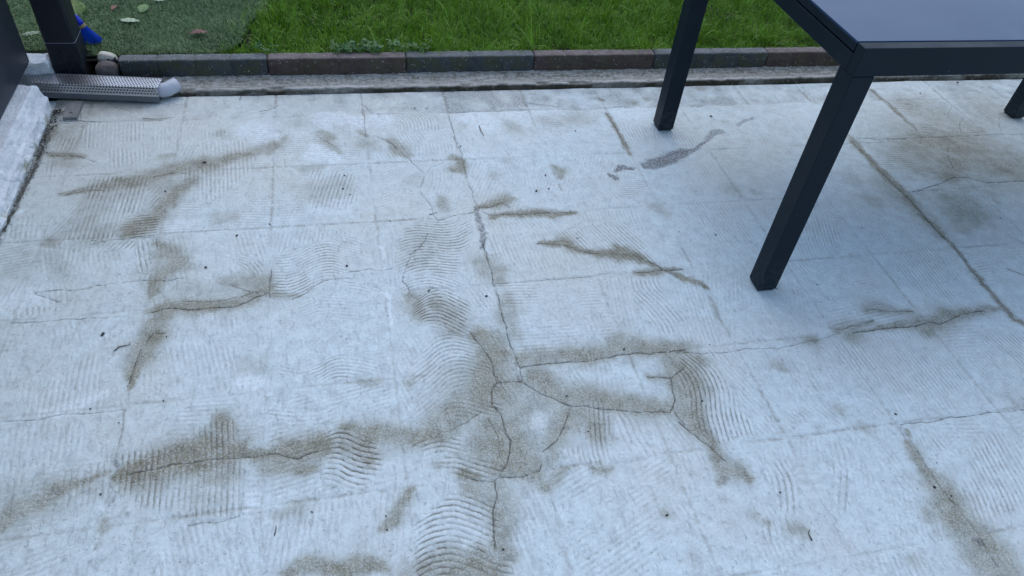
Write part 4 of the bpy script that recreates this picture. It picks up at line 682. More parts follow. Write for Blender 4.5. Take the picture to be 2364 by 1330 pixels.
(0.7,0.4,0.012,0.012,[(1.95,2.155),(1.983,2.146),(1.989,2.091),(1.919,2.095)],[(1.928,2.11),(1.998,2.113)]),
(0.4,0.2,0.0125,0.02,[(1.543,2.202),(1.599,2.183),(1.557,2.052),(1.474,2.057)],[(1.563,2.185),(1.531,2.053)]),
(0.75,0.25,0.0122,0.02,[(-0.829,2.37),(-0.635,2.332),(-0.616,2.188),(-0.798,2.2)],[(-0.73,2.358),(-0.708,2.194)]),
(0.5,0.2,0.0122,0.02,[(-0.605,2.31),(-0.353,2.275),(-0.347,2.17),(-0.589,2.186)],[(-0.494,2.297),(-0.483,2.179)])]

TS, GX0, GY0 = .30, .3812, 2.355      # bed-mark squares: size and one joint corner
def seg_dist(x, y, L):
    """distance to a polyline and the interpolated 3rd value"""
    best = np.full(x.shape, 9e9); rr = np.zeros(x.shape)
    if len(L) == 1: L = [L[0], (L[0][0] + 1e-4, L[0][1], *L[0][2:])]
    for a, b in zip(L[:-1], L[1:]):
        dx, dy = b[0] - a[0], b[1] - a[1]; q = dx * dx + dy * dy + 1e-12
        t = np.clip(((x - a[0]) * dx + (y - a[1]) * dy) / q, 0, 1); d = np.hypot(x - a[0] - t * dx, y - a[1] - t * dy)
        r = (a[2] + (b[2] - a[2]) * t) if len(a) > 2 else np.zeros_like(t)
        k = (d - r) < (best - rr); best = np.where(k, d, best); rr = np.where(k, r, rr)
    return best, rr
def seg_signed(x, y, L):
    best = np.full(x.shape, 9e9); sg = np.ones(x.shape)
    for a, b in zip(L[:-1], L[1:]):
        dx, dy = b[0] - a[0], b[1] - a[1]; q = dx * dx + dy * dy + 1e-12
        t = np.clip(((x - a[0]) * dx + (y - a[1]) * dy) / q, 0, 1); d = np.hypot(x - a[0] - t * dx, y - a[1] - t * dy); k = d < best
        best = np.where(k, d, best); sg = np.where(k, np.where(dx * (y - a[1]) - dy * (x - a[0]) >= 0, 1., -1.), sg)
    return best * sg
def bbox(L, pad): return min(q[0] for q in L) - pad, max(q[0] for q in L) + pad, min(q[1] for q in L) - pad, max(q[1] for q in L) + pad
def hit(bb, x0, x1, y0, y1): return bb[0] < x1 and bb[1] > x0 and bb[2] < y1 and bb[3] > y0
def prep(L): return [(k, pts, bbox(pts, max(q[2] for q in pts) * 2.8 + .03)) for k, pts in L]
P_ST, P_DK, P_WH = prep(STAINS), prep(DARKS), prep(WHITES)
P_CR = [(wd, k, pts, bbox(pts, .05)) for wd, k, pts in CRACKS]
def smooth_curve(pts, n=12):
    P = np.array(pts, float)
    if len(P) < 3: return P
    E = np.vstack([2 * P[0] - P[1], P, 2 * P[-1] - P[-2]]); out = []
    for i in range(1, len(E) - 2):
        t = np.linspace(0, 1, n, endpoint=False)[:, None]; a, b, c, d = E[i - 1], E[i], E[i + 1], E[i + 2]
        out.append(.5 * (2 * b + (c - a) * t + (2 * a - 5 * b + 4 * c - d) * t * t + (3 * b - a - 3 * c + d) * t ** 3))
    return np.vstack(out + [P[-1:]])
P_GR = []
for amp, dirt, per, soft, poly, rep in GROOVES:
    C = smooth_curve(rep); u = C[-1] - C[0]; ln = np.hypot(*u); u = u / ln; v = np.array([-u[1], u[0]])
    cu = (C - C[0]) @ u; cv = (C - C[0]) @ v; o = np.argsort(cu)
    P_GR.append((amp, dirt, per, soft, poly, C[0], u, v, cu[o], cv[o], bbox(poly, .03)))
def poly_sd(x, y, poly):
    """signed distance, positive inside"""
    ins = np.zeros(x.shape, bool); n = len(poly)
    for i in range(n):
        x1, y1 = poly[i]; x2, y2 = poly[(i + 1) % n]
        if y1 == y2: continue
        c = ((y1 > y) != (y2 > y)) & (x < (x2 - x1) * (y - y1) / (y2 - y1) + x1); ins ^= c
    d, _ = seg_dist(x, y, list(poly) + [poly[0]]); return np.where(ins, d, -d)
def fields(x, y):
    """stain, dark, white, crack, joint, beige, groove phase/amp/dirt and height at ground points"""
    x0, x1, y0, y1 = x.min(), x.max(), y.min(), y.max(); z0 = np.zeros(x.shape)
    wx = x + .012 * fbm(x, y, .05, 1, 4) + .008 * vn(x, y, .008, 4); wy = y + .012 * fbm(x, y, .05, 2, 4) + .008 * vn(x, y, .008, 5)
    def blend(L, lo, hi):
        keep = np.ones(x.shape)
        for k, pts, bb in L:
            if hit(bb, x0, x1, y0, y1):
                d, r = seg_dist(wx, wy, pts); q = d / np.maximum(r, 1e-4); keep = np.minimum(keep, 1 - k * (sst(hi, lo, q) if hi < 1.5 else .62 * sst(1.65, .25, q) + .46 * sst(2.7, .5, q)))
        return 1 - keep
    stain = blend(P_ST, .2, 1.62); dark = blend(P_DK, .6, 1.35); white = blend(P_WH, .5, 1.4)
    c_sd = np.full(x.shape, .05); c_k = z0.copy(); c_w = np.full(x.shape, .0012)
    jx = x + .0022 * fbm(x, y, .02, 3) + .0016 * vn(x, y, .006, 6); jy = y + .0022 * fbm(x, y, .02, 5) + .0016 * vn(x, y, .006, 7)
    kx = x + .007 * vn(x, y, .045, 3) + .005 * vn(x, y, .018, 6); ky = y + .007 * vn(x, y, .045, 5) + .005 * vn(x, y, .018, 7)
    for wd, k, pts, bb in P_CR:
        if hit(bb, x0, x1, y0, y1):
            d = seg_signed(kx, ky, pts) if wd < 4 else seg_signed(jx, jy, pts); q = np.abs(d) < np.abs(c_sd); c_sd = np.where(q, d, c_sd); c_w = np.where(q, .0009 + .0006 * wd, c_w); c_k = np.where(q, k * sst(.006 + .0012 * wd, .003 + .0012 * wd, np.abs(d)), c_k)
    stain = np.clip(stain * (1.0 + .32 * fbm(x, y, .04, 3, 3)), 0, 1)
    crack = c_k * sst(c_w * 1.5, c_w * .4, np.abs(c_sd))
    gx = np.abs((jx - GX0) / TS - np.round((jx - GX0) / TS)) * TS; gy = np.abs((jy - GY0) / TS - np.round((jy - GY0) / TS)) * TS
    d = np.minimum(gx, gy); joint = .50 * sst(.0075, .001, d) * np.clip(.45 + 1.7 * vn(x, y, .13, 2), .06, 1)
    back = sst(2.346, 2.353, y + .016 * fbm(x, y, .05, 4)); dark = np.maximum(dark, back * np.clip(.24 + 1.1 * vn(np.round((x - GX0 - .15) / TS) * 1.7, x * 0 + 3, 1., 5) + .7 * fbm(x, y, .05, 6), 0, .7)); joint = np.maximum(joint, back * .5 * sst(.007, .002, gx))
    ph, am, di, m1, m2 = z0.copy(), z0.copy(), z0.copy(), z0.copy(), z0.copy()
    ti, tj = np.floor((x - GX0) / TS), np.floor((y - GY0) / TS); hs = np.abs(np.sin(ti * 12.99 + tj * 78.23) * 43758.5); hs = hs - np.floor(hs)
    an = np.where(hs < .62, math.pi / 2, 0) + (hs * 7 % 1 - .5) * .9; ph = (-(x) * np.sin(an) + y * np.cos(an)) / .0124
    m1 = .50 * sst(-.08, .24, fbm(x, y, .12, 7)) * sst(.004, .02, d) * (1 - back); di = np.full(x.shape, .12)
    for amp, dirt, per, soft, poly, o, u, v, cu, cv, bb in P_GR:
        if not hit(bb, x0, x1, y0, y1): continue
        sd_ = poly_sd(wx, wy, poly); m = .95 * amp * sst(-soft * .5, soft * .7, sd_ + .012 * fbm(x, y, .025, 2))
        uu = (x - o[0]) * u[0] + (y - o[1]) * u[1]; vv = (x - o[0]) * v[0] + (y - o[1]) * v[1]
        s0 = (cv[1] - cv[0]) / max(cu[1] - cu[0], 1e-6); s1 = (cv[-1] - cv[-2]) / max(cu[-1] - cu[-2], 1e-6)
        g = np.interp(uu, cu, cv) + np.where(uu < cu[0], (uu - cu[0]) * s0, 0) + np.where(uu > cu[-1], (uu - cu[-1]) * s1, 0)
        q = (vv - g) / per; k = m > m1
        m2 = np.where(k, m1, np.maximum(m2, np.where(k, 0, m))); ph = np.where(k, q, ph); di = np.where(k, dirt, di); m1 = np.where(k, m, m1)
    am = np.clip(m1 - m2 * .9, 0, 1)
    beige = np.clip(.10 + .9 * fbm(x, y, .30, 6, 4) + .75 * sst(1.0, 2.2, y) * sst(1.1, -.4, x) + .35 * sst(1.9, 2.5, x), 0, 1) * .75
    h = .0016 * fbm(x, y, .22, 2, 4) + .0007 * fbm(x, y, .03, 4, 3) - .0030 * crack - .0022 * joint - .0016 * np.clip(dark, 0, 1) + .0008 * white
    h = h - .0042 * back * sst(.6, .2, white) + .0015 * back * vn(x, y, .08, 3)
    return dict(stain=stain, dark=dark, white=white, c_sd=c_sd, c_k=c_k, c_w=c_w, joint=joint, beige=beige, g_phase=ph, g_amp=am, g_dirt=di), h

slab = box('patio_floor', -3.5, 7.0, -3.0, 2.512, -.16, -.0105, FLOOR); tag(slab, 'pale weathered patio floor of white coated squares with damp stains', 'floor', kind='structure')
def visible(xc, yc):
    d = Vector((xc, yc, -CAM_H)); z = d.dot(fw)
    if z < .1: return False
    return abs(d.dot(r2) / z * F_PX) < 1182 + 260 and abs(d.dot(u2) / z * F_PX) < 665 + 260
XS = [-.931] + [GX0 + TS * k for k in range(-4, 14)]; YS = [2.508] + [GY0 - TS * k for k in range(0, 10)]
for i in range(len(XS) - 1):
    for j in range(len(YS) - 1):
        xa, xb, yb, ya = XS[i] + .0001, XS[i + 1] - .0001, YS[j] - .0001, YS[j + 1] + .0001
        vis = visible((xa + xb) / 2, (ya + yb) / 2); step = (.0031 if yb < 1.5 else .0038) if vis else .02
        nx = max(3, int((xb - xa) / step) + 1); ny = max(3, int((yb - ya) / step) + 1)
        gx_, gy_ = np.meshgrid(np.linspace(xa, xb, nx), np.linspace(ya, yb, ny)); gx_ = gx_.ravel(); gy_ = gy_.ravel()
        at, h = fields(gx_, gy_)
        # worn edge, then a skirt so that each square has its own thickness
        per = np.concatenate([np.arange(nx), nx * np.arange(1, ny) + nx - 1, nx * (ny - 1) + np.arange(nx - 2, -1, -1), nx * np.arange(ny - 2, 0, -1)])
        cx, cy = (xa + xb) / 2, (ya + yb) / 2
        V = np.stack([gx_ - cx, gy_ - cy, h], 1); n0 = len(V); S = V[per].copy(); S2 = S.copy(); S2[:, 2] = -.0102; V = np.vstack([V, S, S2]); npr = len(per)
        k = np.arange(len(per)); k2 = (k + 1) % len(per); Q = np.vstack([grid_quads(nx, ny), np.stack([n0 + k, n0 + npr + k, n0 + npr + k2, n0 + k2], 1)])
        at = {a: np.concatenate([b, b[per], b[per]]) for a, b in at.items()}
        o = link('tile', mesh_np('tile', V, Q, attrs=at), FLOOR, slab); o.location = (cx, cy, 0)

# ------------------------------------------------------------------ concrete channel in front of the edging
xs = np.arange(-.60, 5.2, .006); prof = np.array([(2.5085, -.02), (2.509, -.006), (2.5115, .004), (2.5125, .010), (2.515, .0145), (2.519, .0165), (2.524, .0168), (2.529, .0160), (2.531, .0128), (2.535, .0125), (2.541, .0145), (2.547, .0158), (2.553, .0170), (2.559, .0182), (2.565, .0198), (2.571, .0214), (2.577, .0232), (2.583, .0248), (2.590, .0262), (2.600, .0275), (2.612, .028)])
A, Bm = np.meshgrid(xs, np.arange(len(prof))); yy = prof[Bm.ravel(), 0]; zz = prof[Bm.ravel(), 1]; xx = A.ravel()
wob = .006 * vn(xx, xx * 0, .25, 1) + .0045 * vn(xx, xx * 0, .04, 2) + .003 * vn(xx, xx * 0, .012, 6) + .010 * sst(.6, 2.2, xx); chip = sst(.02, .25, fbm(xx, yy * 0, .09, 5))
yy2 = yy + np.where(yy < 2.6, wob, 0) ; zz2 = zz + .0040 * fbm(xx, yy, .02, 3) + .001 * vn(xx, yy, .007, 1) - np.where((yy > 2.511) & (yy < 2.531), .007 * chip, 0)
dirt = sst(2.5165, 2.5125, yy) * np.clip(.85 + 1.1 * vn(xx, xx * 0, .11, 3), .35, 1) + .6 * np.exp(-((yy - 2.532) / .0022) ** 2) * (vn(xx, xx * 0, .2, 4) > -.15); dirt = dirt + .5 * chip * (yy < 2.531)
wht = sst(2.515, 2.518, yy) * sst(2.531, 2.528, yy) * (1 - chip) * (.6 + .9 * vn(xx, xx * 0, .3, 6)); moss = np.clip(1.1 * np.exp(-((yy - 2.574) / .018) ** 2) + .4 * vn(xx, yy, .1, 2) + .35, 0, 1.)
ch = link('concrete_channel', mesh_np('concrete_channel', np.stack([xx, yy2, zz2], 1), grid_quads(len(xs), len(prof)), attrs=dict(dirt=np.clip(dirt, 0, 1), white=np.clip(wht, 0, 1), moss=moss)), CHAN)
tag(ch, 'mossy concrete strip with a pale lip between patio and edging', 'strip', kind='structure')

# ------------------------------------------------------------------ garden edging of half-metre blocks with four moulded faces
edging = empty('garden_edging', (0, 2.595, .02)); tag(edging, 'low garden edging of alternating charcoal and red-brown concrete blocks along the lawn', 'edging')
def edging_block(x0, x1, yoff, m, label, seed, zt=.070, rot=0.):
    L = x1 - x0; xs = np.linspace(0, L, 97); pr = [(0, 0), (0, .018), (0, .036), (0, zt - .009), (.0006, zt - .005), (.0022, zt - .002), (.005, zt - .0006), (.010, zt), (.026, zt + .0006), (.040, zt), (.047, zt - .002), (.052, zt - .007), (.053, zt - .02), (.053, 0)]
    P = np.array(pr); X = np.repeat(xs[None], len(P), 0).ravel(); Y = np.repeat(P[:, 0], len(xs)); Z = np.repeat(P[:, 1], len(xs))
    sec = (X / L * 4); dn = np.abs(sec - np.round(sec)) * L / 4; inner = (np.round(sec) > 0) & (np.round(sec) < 4)
    nd = np.where(inner, .0042 * sst(.0055, .0008, dn), 0) + .004 * sst(.006, 0, np.minimum(X, L - X))
    Y = Y + np.where(Y < .02, nd, 0) + .0011 * fbm(X + seed, Z + Y, .02, 3); Z = Z - np.where(Z > zt - .01, nd, 0) + np.where(Z > 0, .0012 * fbm(X + seed, Y, .025, 4), 0)
    n = len(xs); m_ = len(P); V = np.stack([X, Y, Z], 1); Q = grid_quads(n, m_); me = mesh_np('block', V, Q, attrs=dict(dust_toplight=sst(.0005, .004, Y - nd) * (Z > .05)))
    bm = bmesh.new(); bm.from_mesh(me); bm.verts.ensure_lookup_table(); bm.faces.new([bm.verts[k * n] for k in range(m_)]); bm.faces.new([bm.verts[k * n + n - 1] for k in range(m_ - 1, -1, -1)]); bmesh.ops.recalc_face_normals(bm, faces=bm.faces[:]); bm.to_mesh(me); bm.free()
    o = link('block', me, m, edging); o.location = (x0, yoff, 0); o.rotation_euler = (0, 0, rot); o['label'] = label
b = [-.735, -.240, .257, .752, 1.250, 1.752, 2.255, 2.757, 3.26, 3.76, 4.26]
for k in range(len(b) - 1):
    red = k % 2 == 1
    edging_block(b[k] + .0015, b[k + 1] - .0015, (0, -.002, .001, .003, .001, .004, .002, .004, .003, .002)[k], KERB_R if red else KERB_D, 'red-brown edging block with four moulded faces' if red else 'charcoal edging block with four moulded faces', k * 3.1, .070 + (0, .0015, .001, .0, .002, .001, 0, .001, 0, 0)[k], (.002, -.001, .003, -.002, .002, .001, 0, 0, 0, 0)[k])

# ------------------------------------------------------------------ soil, lawn, artificial turf
n = 60; gx_, gy_ = np.meshgrid(np.linspace(-4, 8, 121), np.linspace(2.646, 9, 65)); zz = .062 + .010 * fbm(gx_, gy_, .3, 1).ravel()
soil = link('ground', mesh_np('ground', np.stack([gx_.ravel(), gy_.ravel(), zz], 1), grid_quads(121, 65)), SOIL); tag(soil, 'dark soil under the lawn beyond the edging', 'ground', kind='structure')
def edge_x(y): return -.335 + .085 * sst(2.80, 3.1, y) + .035 * vn(y, y * 0, .07, 2) + .03 * vn(y, y * 0, .017, 5) - .06 * sst(2.74, 2.66, y)
def blades(N, xr, yr, length, width, lean, seg, zbase, keep, clump=True, seed=1, curl=.5, aim=None):
    r = np.random.default_rng(seed); x = r.uniform(*xr, N); y = r.uniform(*yr, N); k = keep(x, y); x, y = x[k], y[k]; N = len(x)
    L = r.uniform(*length, N) * (1 + .9 * fbm(x, y, .16, 2) + .5 * vn(x, y, .04, 5)) * r.choice([1, 1, 1, 1.45], N); L = np.clip(L, length[0] * .5, length[1] * 2.0)
    a = r.uniform(0, 2 * np.pi, N)
    if clump: a = 2 * np.pi * 2.2 * vn(x, y, .11, 3) + r.normal(0, .9, N)
    if aim is not None: a = aim + r.normal(0, .7, N)
    ln = np.clip(r.gamma(2., lean / 2, N), .02, 1.5); wd = r.uniform(*width, N); dx, dy = np.cos(a), np.sin(a); tw = a + np.pi / 2 + r.normal(0, .6, N); sx, sy = np.cos(tw), np.sin(tw)
    rows = []; tip = []
    ang = ln[:, None] * (np.linspace(.25, 1 + curl, seg)[None]); st = L[:, None] / seg
    hx = np.concatenate([np.zeros((N, 1)), np.cumsum(np.sin(ang) * st, 1)], 1); hz = np.concatenate([np.zeros((N, 1)), np.cumsum(np.cos(ang) * st, 1)], 1)
    V = np.zeros((N, 2 * seg + 1, 3)); T = np.zeros((N, 2 * seg + 1))
    for s_ in range(seg):
        f = s_ / seg; ww = wd * (1 - .55 * f ** 1.5) * .5
        for q, sg in ((0, -1), (1, 1)):
            V[:, 2 * s_ + q, 0] = x + dx * hx[:, s_] + sg * sx * ww; V[:, 2 * s_ + q, 1] = y + dy * hx[:, s_] + sg * sy * ww; V[:, 2 * s_ + q, 2] = zbase + hz[:, s_]; T[:, 2 * s_ + q] = f
    V[:, -1, 0] = x + dx * hx[:, seg]; V[:, -1, 1] = y + dy * hx[:, seg]; V[:, -1, 2] = zbase + hz[:, seg]; T[:, -1] = 1
    V[:, :, 2] = np.maximum(V[:, :, 2], zbase + .003 * T)
    b0 = (np.arange(N) * (2 * seg + 1))[:, None]; Q = np.concatenate([b0 + np.array([[2 * s_, 2 * s_ + 1, 2 * s_ + 3, 2 * s_ + 2]]) for s_ in range(seg - 1)], 0) if seg > 1 else None
    tr = b0 + np.array([[2 * seg - 2, 2 * seg - 1, 2 * seg]]); rn = np.repeat(np.clip(r.random(N) * .75 + .5 * (vn(x, y, .13, 1) + .5) * .6, 0, 1)[:, None], 2 * seg + 1, 1)
    return V.reshape(-1, 3), Q, tr, rn.ravel(), T.ravel()
def merge(parts):
    V, Q, T, Rn, Tp, o = [], [], [], [], [], 0
    for v, q, t, rn, tp in parts:
        V.append(v); T.append(t + o); Rn.append(rn); Tp.append(tp)
        if q is not None: Q.append(q + o)
        o += len(v)
    return np.vstack(V), np.vstack(Q), np.vstack(T), np.concatenate(Rn), np.concatenate(Tp)
lawn_keep = lambda x, y: (x > edge_x(y)) & ~((x < -.255) & (y > 2.72) & (y < 2.84) & (x < edge_x(y) + .028))
v, q, t, rn, tp = merge([blades(92000, (-.42, 3.75), (2.655, 3.30), (.024, .048), (.0013, .0026), .8, 4, .060, lawn_keep, seed=11),
    blades(1500, (-.40, 3.75), (2.660, 3.30), (.060, .10), (.0018, .0034), .8, 6, .060, lawn_keep, seed=12, curl=.9),
    blades(26000, (-.42, 6.5), (3.28, 5.5), (.035, .06), (.004, .007), .8, 3, .060, lawn_keep, seed=13),
    blades(7000, (3.7, 6.5), (2.66, 3.3), (.035, .06), (.003, .005), .8, 3, .060, lawn_keep, seed=14),
    blades(3800, (-.36, 3.7), (2.652, 2.675), (.022, .045), (.0016, .003), 1.1, 4, .064, lawn_keep, seed=15, curl=.8),
    blades(900, (-.46, -.22), (2.655, 3.30), (.022, .045), (.0013, .0026), .9, 4, .072, lambda x, y: x > edge_x(y) - .055, seed=18),
    blades(1500, (-.36, 3.7), (2.648, 2.662), (.030, .055), (.0016, .003), 1.25, 5, .066, lambda x, y: lawn_keep(x, y) & (vn(x, y * 0, .09, 4) > -.1), seed=17, curl=.8, aim=-math.pi / 2),
    blades(26, (.70, .78), (2.655, 2.675), (.10, .17), (.0022, .004), 1.15, 7, .064, lawn_keep, clump=False, seed=16, curl=1.)])
gr_o = link('grass', mesh_np('grass', v, q, t, attrs=dict(rnd=rn, tip=tp)), GRASSM); tag(gr_o, 'lush green lawn grass growing beyond the edging', 'grass', kind='stuff')
# turf mat with a ragged cut edge, then its fibres
ny_ = 60; ty = np.linspace(2.662, 6.0, ny_); left = np.full(ny_, -4.0); ex = edge_x(ty) - .01
V = np.concatenate([np.stack([left, ty, np.full(ny_, .074)], 1), np.stack([ex, ty, np.full(ny_, .074)], 1), np.stack([ex, ty, np.full(ny_, .066)], 1)]); i = np.arange(ny_ - 1)
turf = link('artificial_turf', mesh_np('artificial_turf', V, np.vstack([np.stack([i, i + ny_, i + ny_ + 1, i + 1], 1), np.stack([i + ny_, i + 2 * ny_, i + 2 * ny_ + 1, i + ny_ + 1], 1)]), smooth=False), MATM)
tag(turf, 'flat grey-green artificial turf mat beside the real lawn', 'turf', kind='stuff')
turf_keep = lambda x, y: (x < edge_x(y) - .008) & ~((x < -.83) & (x > -1.6) & (y < 2.70))
v, q, t, rn, tp = merge([blades(95000, (-1.55, -.22), (2.664, 3.32), (.012, .020), (.0013, .0022), 1.1, 3, .074, turf_keep, clump=False, seed=21, curl=.9), blades(14000, (-3.6, -.2), (3.3, 4.6), (.014, .022), (.004, .007), 1., 2, .074, turf_keep, clump=False, seed=22)])
link('fibre', mesh_np('fibre', v, q, t, attrs=dict(rnd=rn, tip=tp)), TURFM, turf)['kind'] = 'stuff'

# ------------------------------------------------------------------ plinth and panel at the left
def lump(name, prof, y0, y1, m, amp=.004, step=.006, flat=False):
    """section (x,z) list swept along y with rough relief; both ends closed"""
    P = []
    for a, b_ in zip(prof[:-1], prof[1:]):
        k = max(1, int(math.hypot(b_[0] - a[0], b_[1] - a[1]) / .0045)); P += [(a[0] + (b_[0] - a[0]) * t / k, a[1] + (b_[1] - a[1]) * t / k) for t in range(k)]
    P.append(prof[-1]); P = np.array(P); ys = np.arange(y0, y1 + 1e-6, step); n = len(P)
    X = np.tile(P[:, 0], len(ys)); Z = np.tile(P[:, 1], len(ys)); Y = np.repeat(ys, n)
    fr = amp * .7 * fbm(Y * .35, (Z + X) * 2.2, .05, 3, 3) + amp * .75 * fbm(Y * .6, Z + X, .014, 5, 3) + amp * .5 * sst(.12, .2, vn(Y, (Z - X) * 1.4, .035, 1)); out = sst(P[0, 0], P[-1, 0], X)
    endr = np.where((Y > y1 - .03) | (Y < y0 + .03), 1, 0); Y = Y + endr * amp * 2.2 * fbm(X, Z, .025, 6)
    fr = fr * np.where(X < -.958, .25, .75); X = X + fr * (.3 + out); Z = np.maximum(Z + fr * .8 * (Z > .004), -.004)
    V = np.stack([X, Y, Z], 1); Q = grid_quads(n, len(ys)); me = mesh_np(name, V, Q); bm = bmesh.new(); bm.from_mesh(me); bm.verts.ensure_lookup_table()
    for vs in [[bm.verts[row * n + k] for k in range(n)] for row in (0, len(ys) - 1)]:
        c = bm.verts.new((vs[0].co.x, sum(q.co.y for q in vs) / n, 0))
        for a, b_ in zip(vs[:-1], vs[1:]): bm.faces.new((a, b_, c))
    bmesh.ops.recalc_face_normals(bm, faces=bm.faces[:])
    for f in bm.faces: f.smooth = not flat
    bm.to_mesh(me); bm.free(); return link(name, me, m)
pl = lump('plinth', [(-1.22, .092), (-1.0, .0925), (-.962, .091), (-.955, .086), (-.947, .062), (-.942, .048), (-.933, .043), (-.930, .020), (-.926, .010), (-.930, -.004)], .15, 2.438, PLINTH, .0065, .005, True)
tag(pl, 'rough white rendered plinth under the dark panel at left', 'plinth')
stub = lump('plinth_stub', [(-1.22, .098), (-1.0, .099), (-.952, .103), (-.946, .094), (-.943, .05), (-.938, 0)], 2.566, 2.636, PLINTH, .006, .005, True)
tag(stub, 'short white rendered stub between the dark post and the panel', 'plinth')
wl = empty('wall_panel', (-1.0, 1.4, .095)); tag(wl, 'matt navy-grey panel wall standing on the white plinth', 'wall')
box('panel', -.16, 0, -1.25, 1.185, .001, .60, WALLM, wl, .002); box('coping', -.175, .012, -1.26, 1.195, .601, .625, ANTH, wl, .003)

# ------------------------------------------------------------------ pergola post with base sleeve
post = empty('pergola_post', (-.8955, 2.647, 0)); tag(post, 'dark blue-grey square post with base sleeve behind the perforated gutter', 'post')
def post_mesh(name, w, d, z0, z1, ch):
    c = [(-w, -d + ch), (-w + ch, -d), (w - ch, -d), (w, -d + ch), (w, d - ch), (w - ch, d), (-w + ch, d), (-w, d - ch)]
    bm = bmesh.new(); a = [bm.verts.new((x, y, z0)) for x, y in c]; b_ = [bm.verts.new((x, y, z1)) for x, y in c]
    for k in range(8): bm.faces.new((a[k], a[(k + 1) % 8], b_[(k + 1) % 8], b_[k]))
    bm.faces.new(a[::-1]); bm.faces.new(b_); me = bpy.data.meshes.new(name); bm.to_mesh(me); bm.free(); return me
link('base_sleeve', post_mesh('base_sleeve', .0475, .050, -.004, .1535, .005), POST, post)
link('seam', post_mesh('seam', .0478, .0503, .1538, .1556, .005), SEAM, post)
link('shaft', post_mesh('shaft', .0472, .0497, .1558, 2.3, .007), POST, post)
hole = link('screw_hole_shade', cyl_mesh('screw_hole_shade', .0052, .0012, 20), BLACK, post); hole.location = (.004, -.0499, .118); hole.rotation_euler = (R(90), 0, 0)  # proud black disc paints the shade inside a hole
box('side_slot_shade', .0474, .0482, -.020, -.0165, .185, 2.25, BLACK, post)  # proud black strip paints the shade inside a groove

# ------------------------------------------------------------------ gutter with perforated guard and pipe elbow
GM = m_plain('grey_gutter_plastic', (.135, .145, .160), .5, .4, 0, .15); ALU = m_plain('perforated_aluminium', (.50, .51, .52), .36, .5, .9, .12); PIPE = m_plain('pale_grey_pvc', (.44, .475, .52), .38, .45, 0, .06)
GA = math.atan2(2.462 - 2.506, .357)
gut = empty('gutter', (-.6, 2.462, 0), GA); tag(gut, 'short grey gutter length with perforated metal guard and pipe elbow', 'gutter')
GL = .46
bm = bmesh.new(); box_bm(bm, -GL, 0, 0, .0028, .004, .040, .0006, 1); box_bm(bm, -GL, 0, .0032, .078, .004, .0068); box_bm(bm, -GL, 0, .0782, .081, .004, .052); box_bm(bm, -.0028, -.0002, .0034, .078, .0132, .048)
me = bpy.data.meshes.new('trough'); bm.to_mesh(me); bm.free(); link('trough', me, GM, gut)
box('joint_sleeve', -.066, -.0005, -.0022, -.0003, .0045, .039, GM, gut, .0004, 1)
def perf(name, x0, x1, rows, p0, e, nrm, pitch=.0098, rp=.0090, hr=.0036, margin=(0, 0)):
    """perforated strip: rows of octagonal holes in offset columns, starting at p0 and climbing along e"""
    bm = bmesh.new(); e = Vector(e).normalized(); X = Vector((1, 0, 0)); P0 = Vector(p0); cols = int((x1 - x0) / pitch); px = (x1 - x0) / cols
    def pt(u, v_): return P0 + X * (x0 + u) + e * v_
    def quad(a, b_, c, d): bm.faces.new([bm.verts.new(pt(*q)) for q in (a, b_, c, d)])
    tot = margin[0] + rows * rp + margin[1]
    for r_ in range(rows):
        v0 = margin[0] + r_ * rp; off = (r_ % 2) * px / 2; cy = v0 + rp / 2
        if off: quad((0, v0), (off, v0), (off, v0 + rp), (0, v0 + rp)); quad((x1 - x0 - off, v0), (x1 - x0, v0), (x1 - x0, v0 + rp), (x1 - x0 - off, v0 + rp))
        for c in range(cols - (1 if off else 0)):
            u0 = off + c * px; cx = u0 + px / 2
            sq = [(u0, v0), (cx, v0), (u0 + px, v0), (u0 + px, cy), (u0 + px, v0 + rp), (cx, v0 + rp), (u0, v0 + rp), (u0, cy)]
            an = [math.radians(225 + 45 * k) for k in range(8)]; ho = [(cx + hr * math.cos(a), cy + hr * math.sin(a)) for a in an]
            S_ = [bm.verts.new(pt(*q)) for q in sq]; H_ = [bm.verts.new(pt(*q)) for q in ho]
            for k in range(8): bm.faces.new((S_[k], S_[(k + 1) % 8], H_[(k + 1) % 8], H_[k]))
    if margin[0]: quad((0, 0), (x1 - x0, 0), (x1 - x0, margin[0]), (0, margin[0]))
    if margin[1]: quad((0, tot - margin[1]), (x1 - x0, tot - margin[1]), (x1 - x0, tot), (0, tot))
    bmesh.ops.remove_doubles(bm, verts=bm.verts[:], dist=1e-5); bmesh.ops.recalc_face_normals(bm, faces=bm.faces[:])
    me = bpy.data.meshes.new(name); bm.to_mesh(me); bm.free(); return me, P0 + e * tot
me, top = perf('guard_flange', -GL, .004, 3, (0, -.0065, .0285), (0, .2, 1), None, margin=(.005, .0002))
g1 = link('guard_flange', me, ALU, gut); md = g1.modifiers.new('s', 'SOLIDIFY'); md.thickness = .0009
me, _ = perf('guard_top', -GL, .004, 7, (0, top.y + .0004, top.z), (0, 1, -.02), None, margin=(.0003, .001))
g2 = link('guard_top', me, ALU, gut); md = g2.modifiers.new('s', 'SOLIDIFY'); md.thickness = .0009
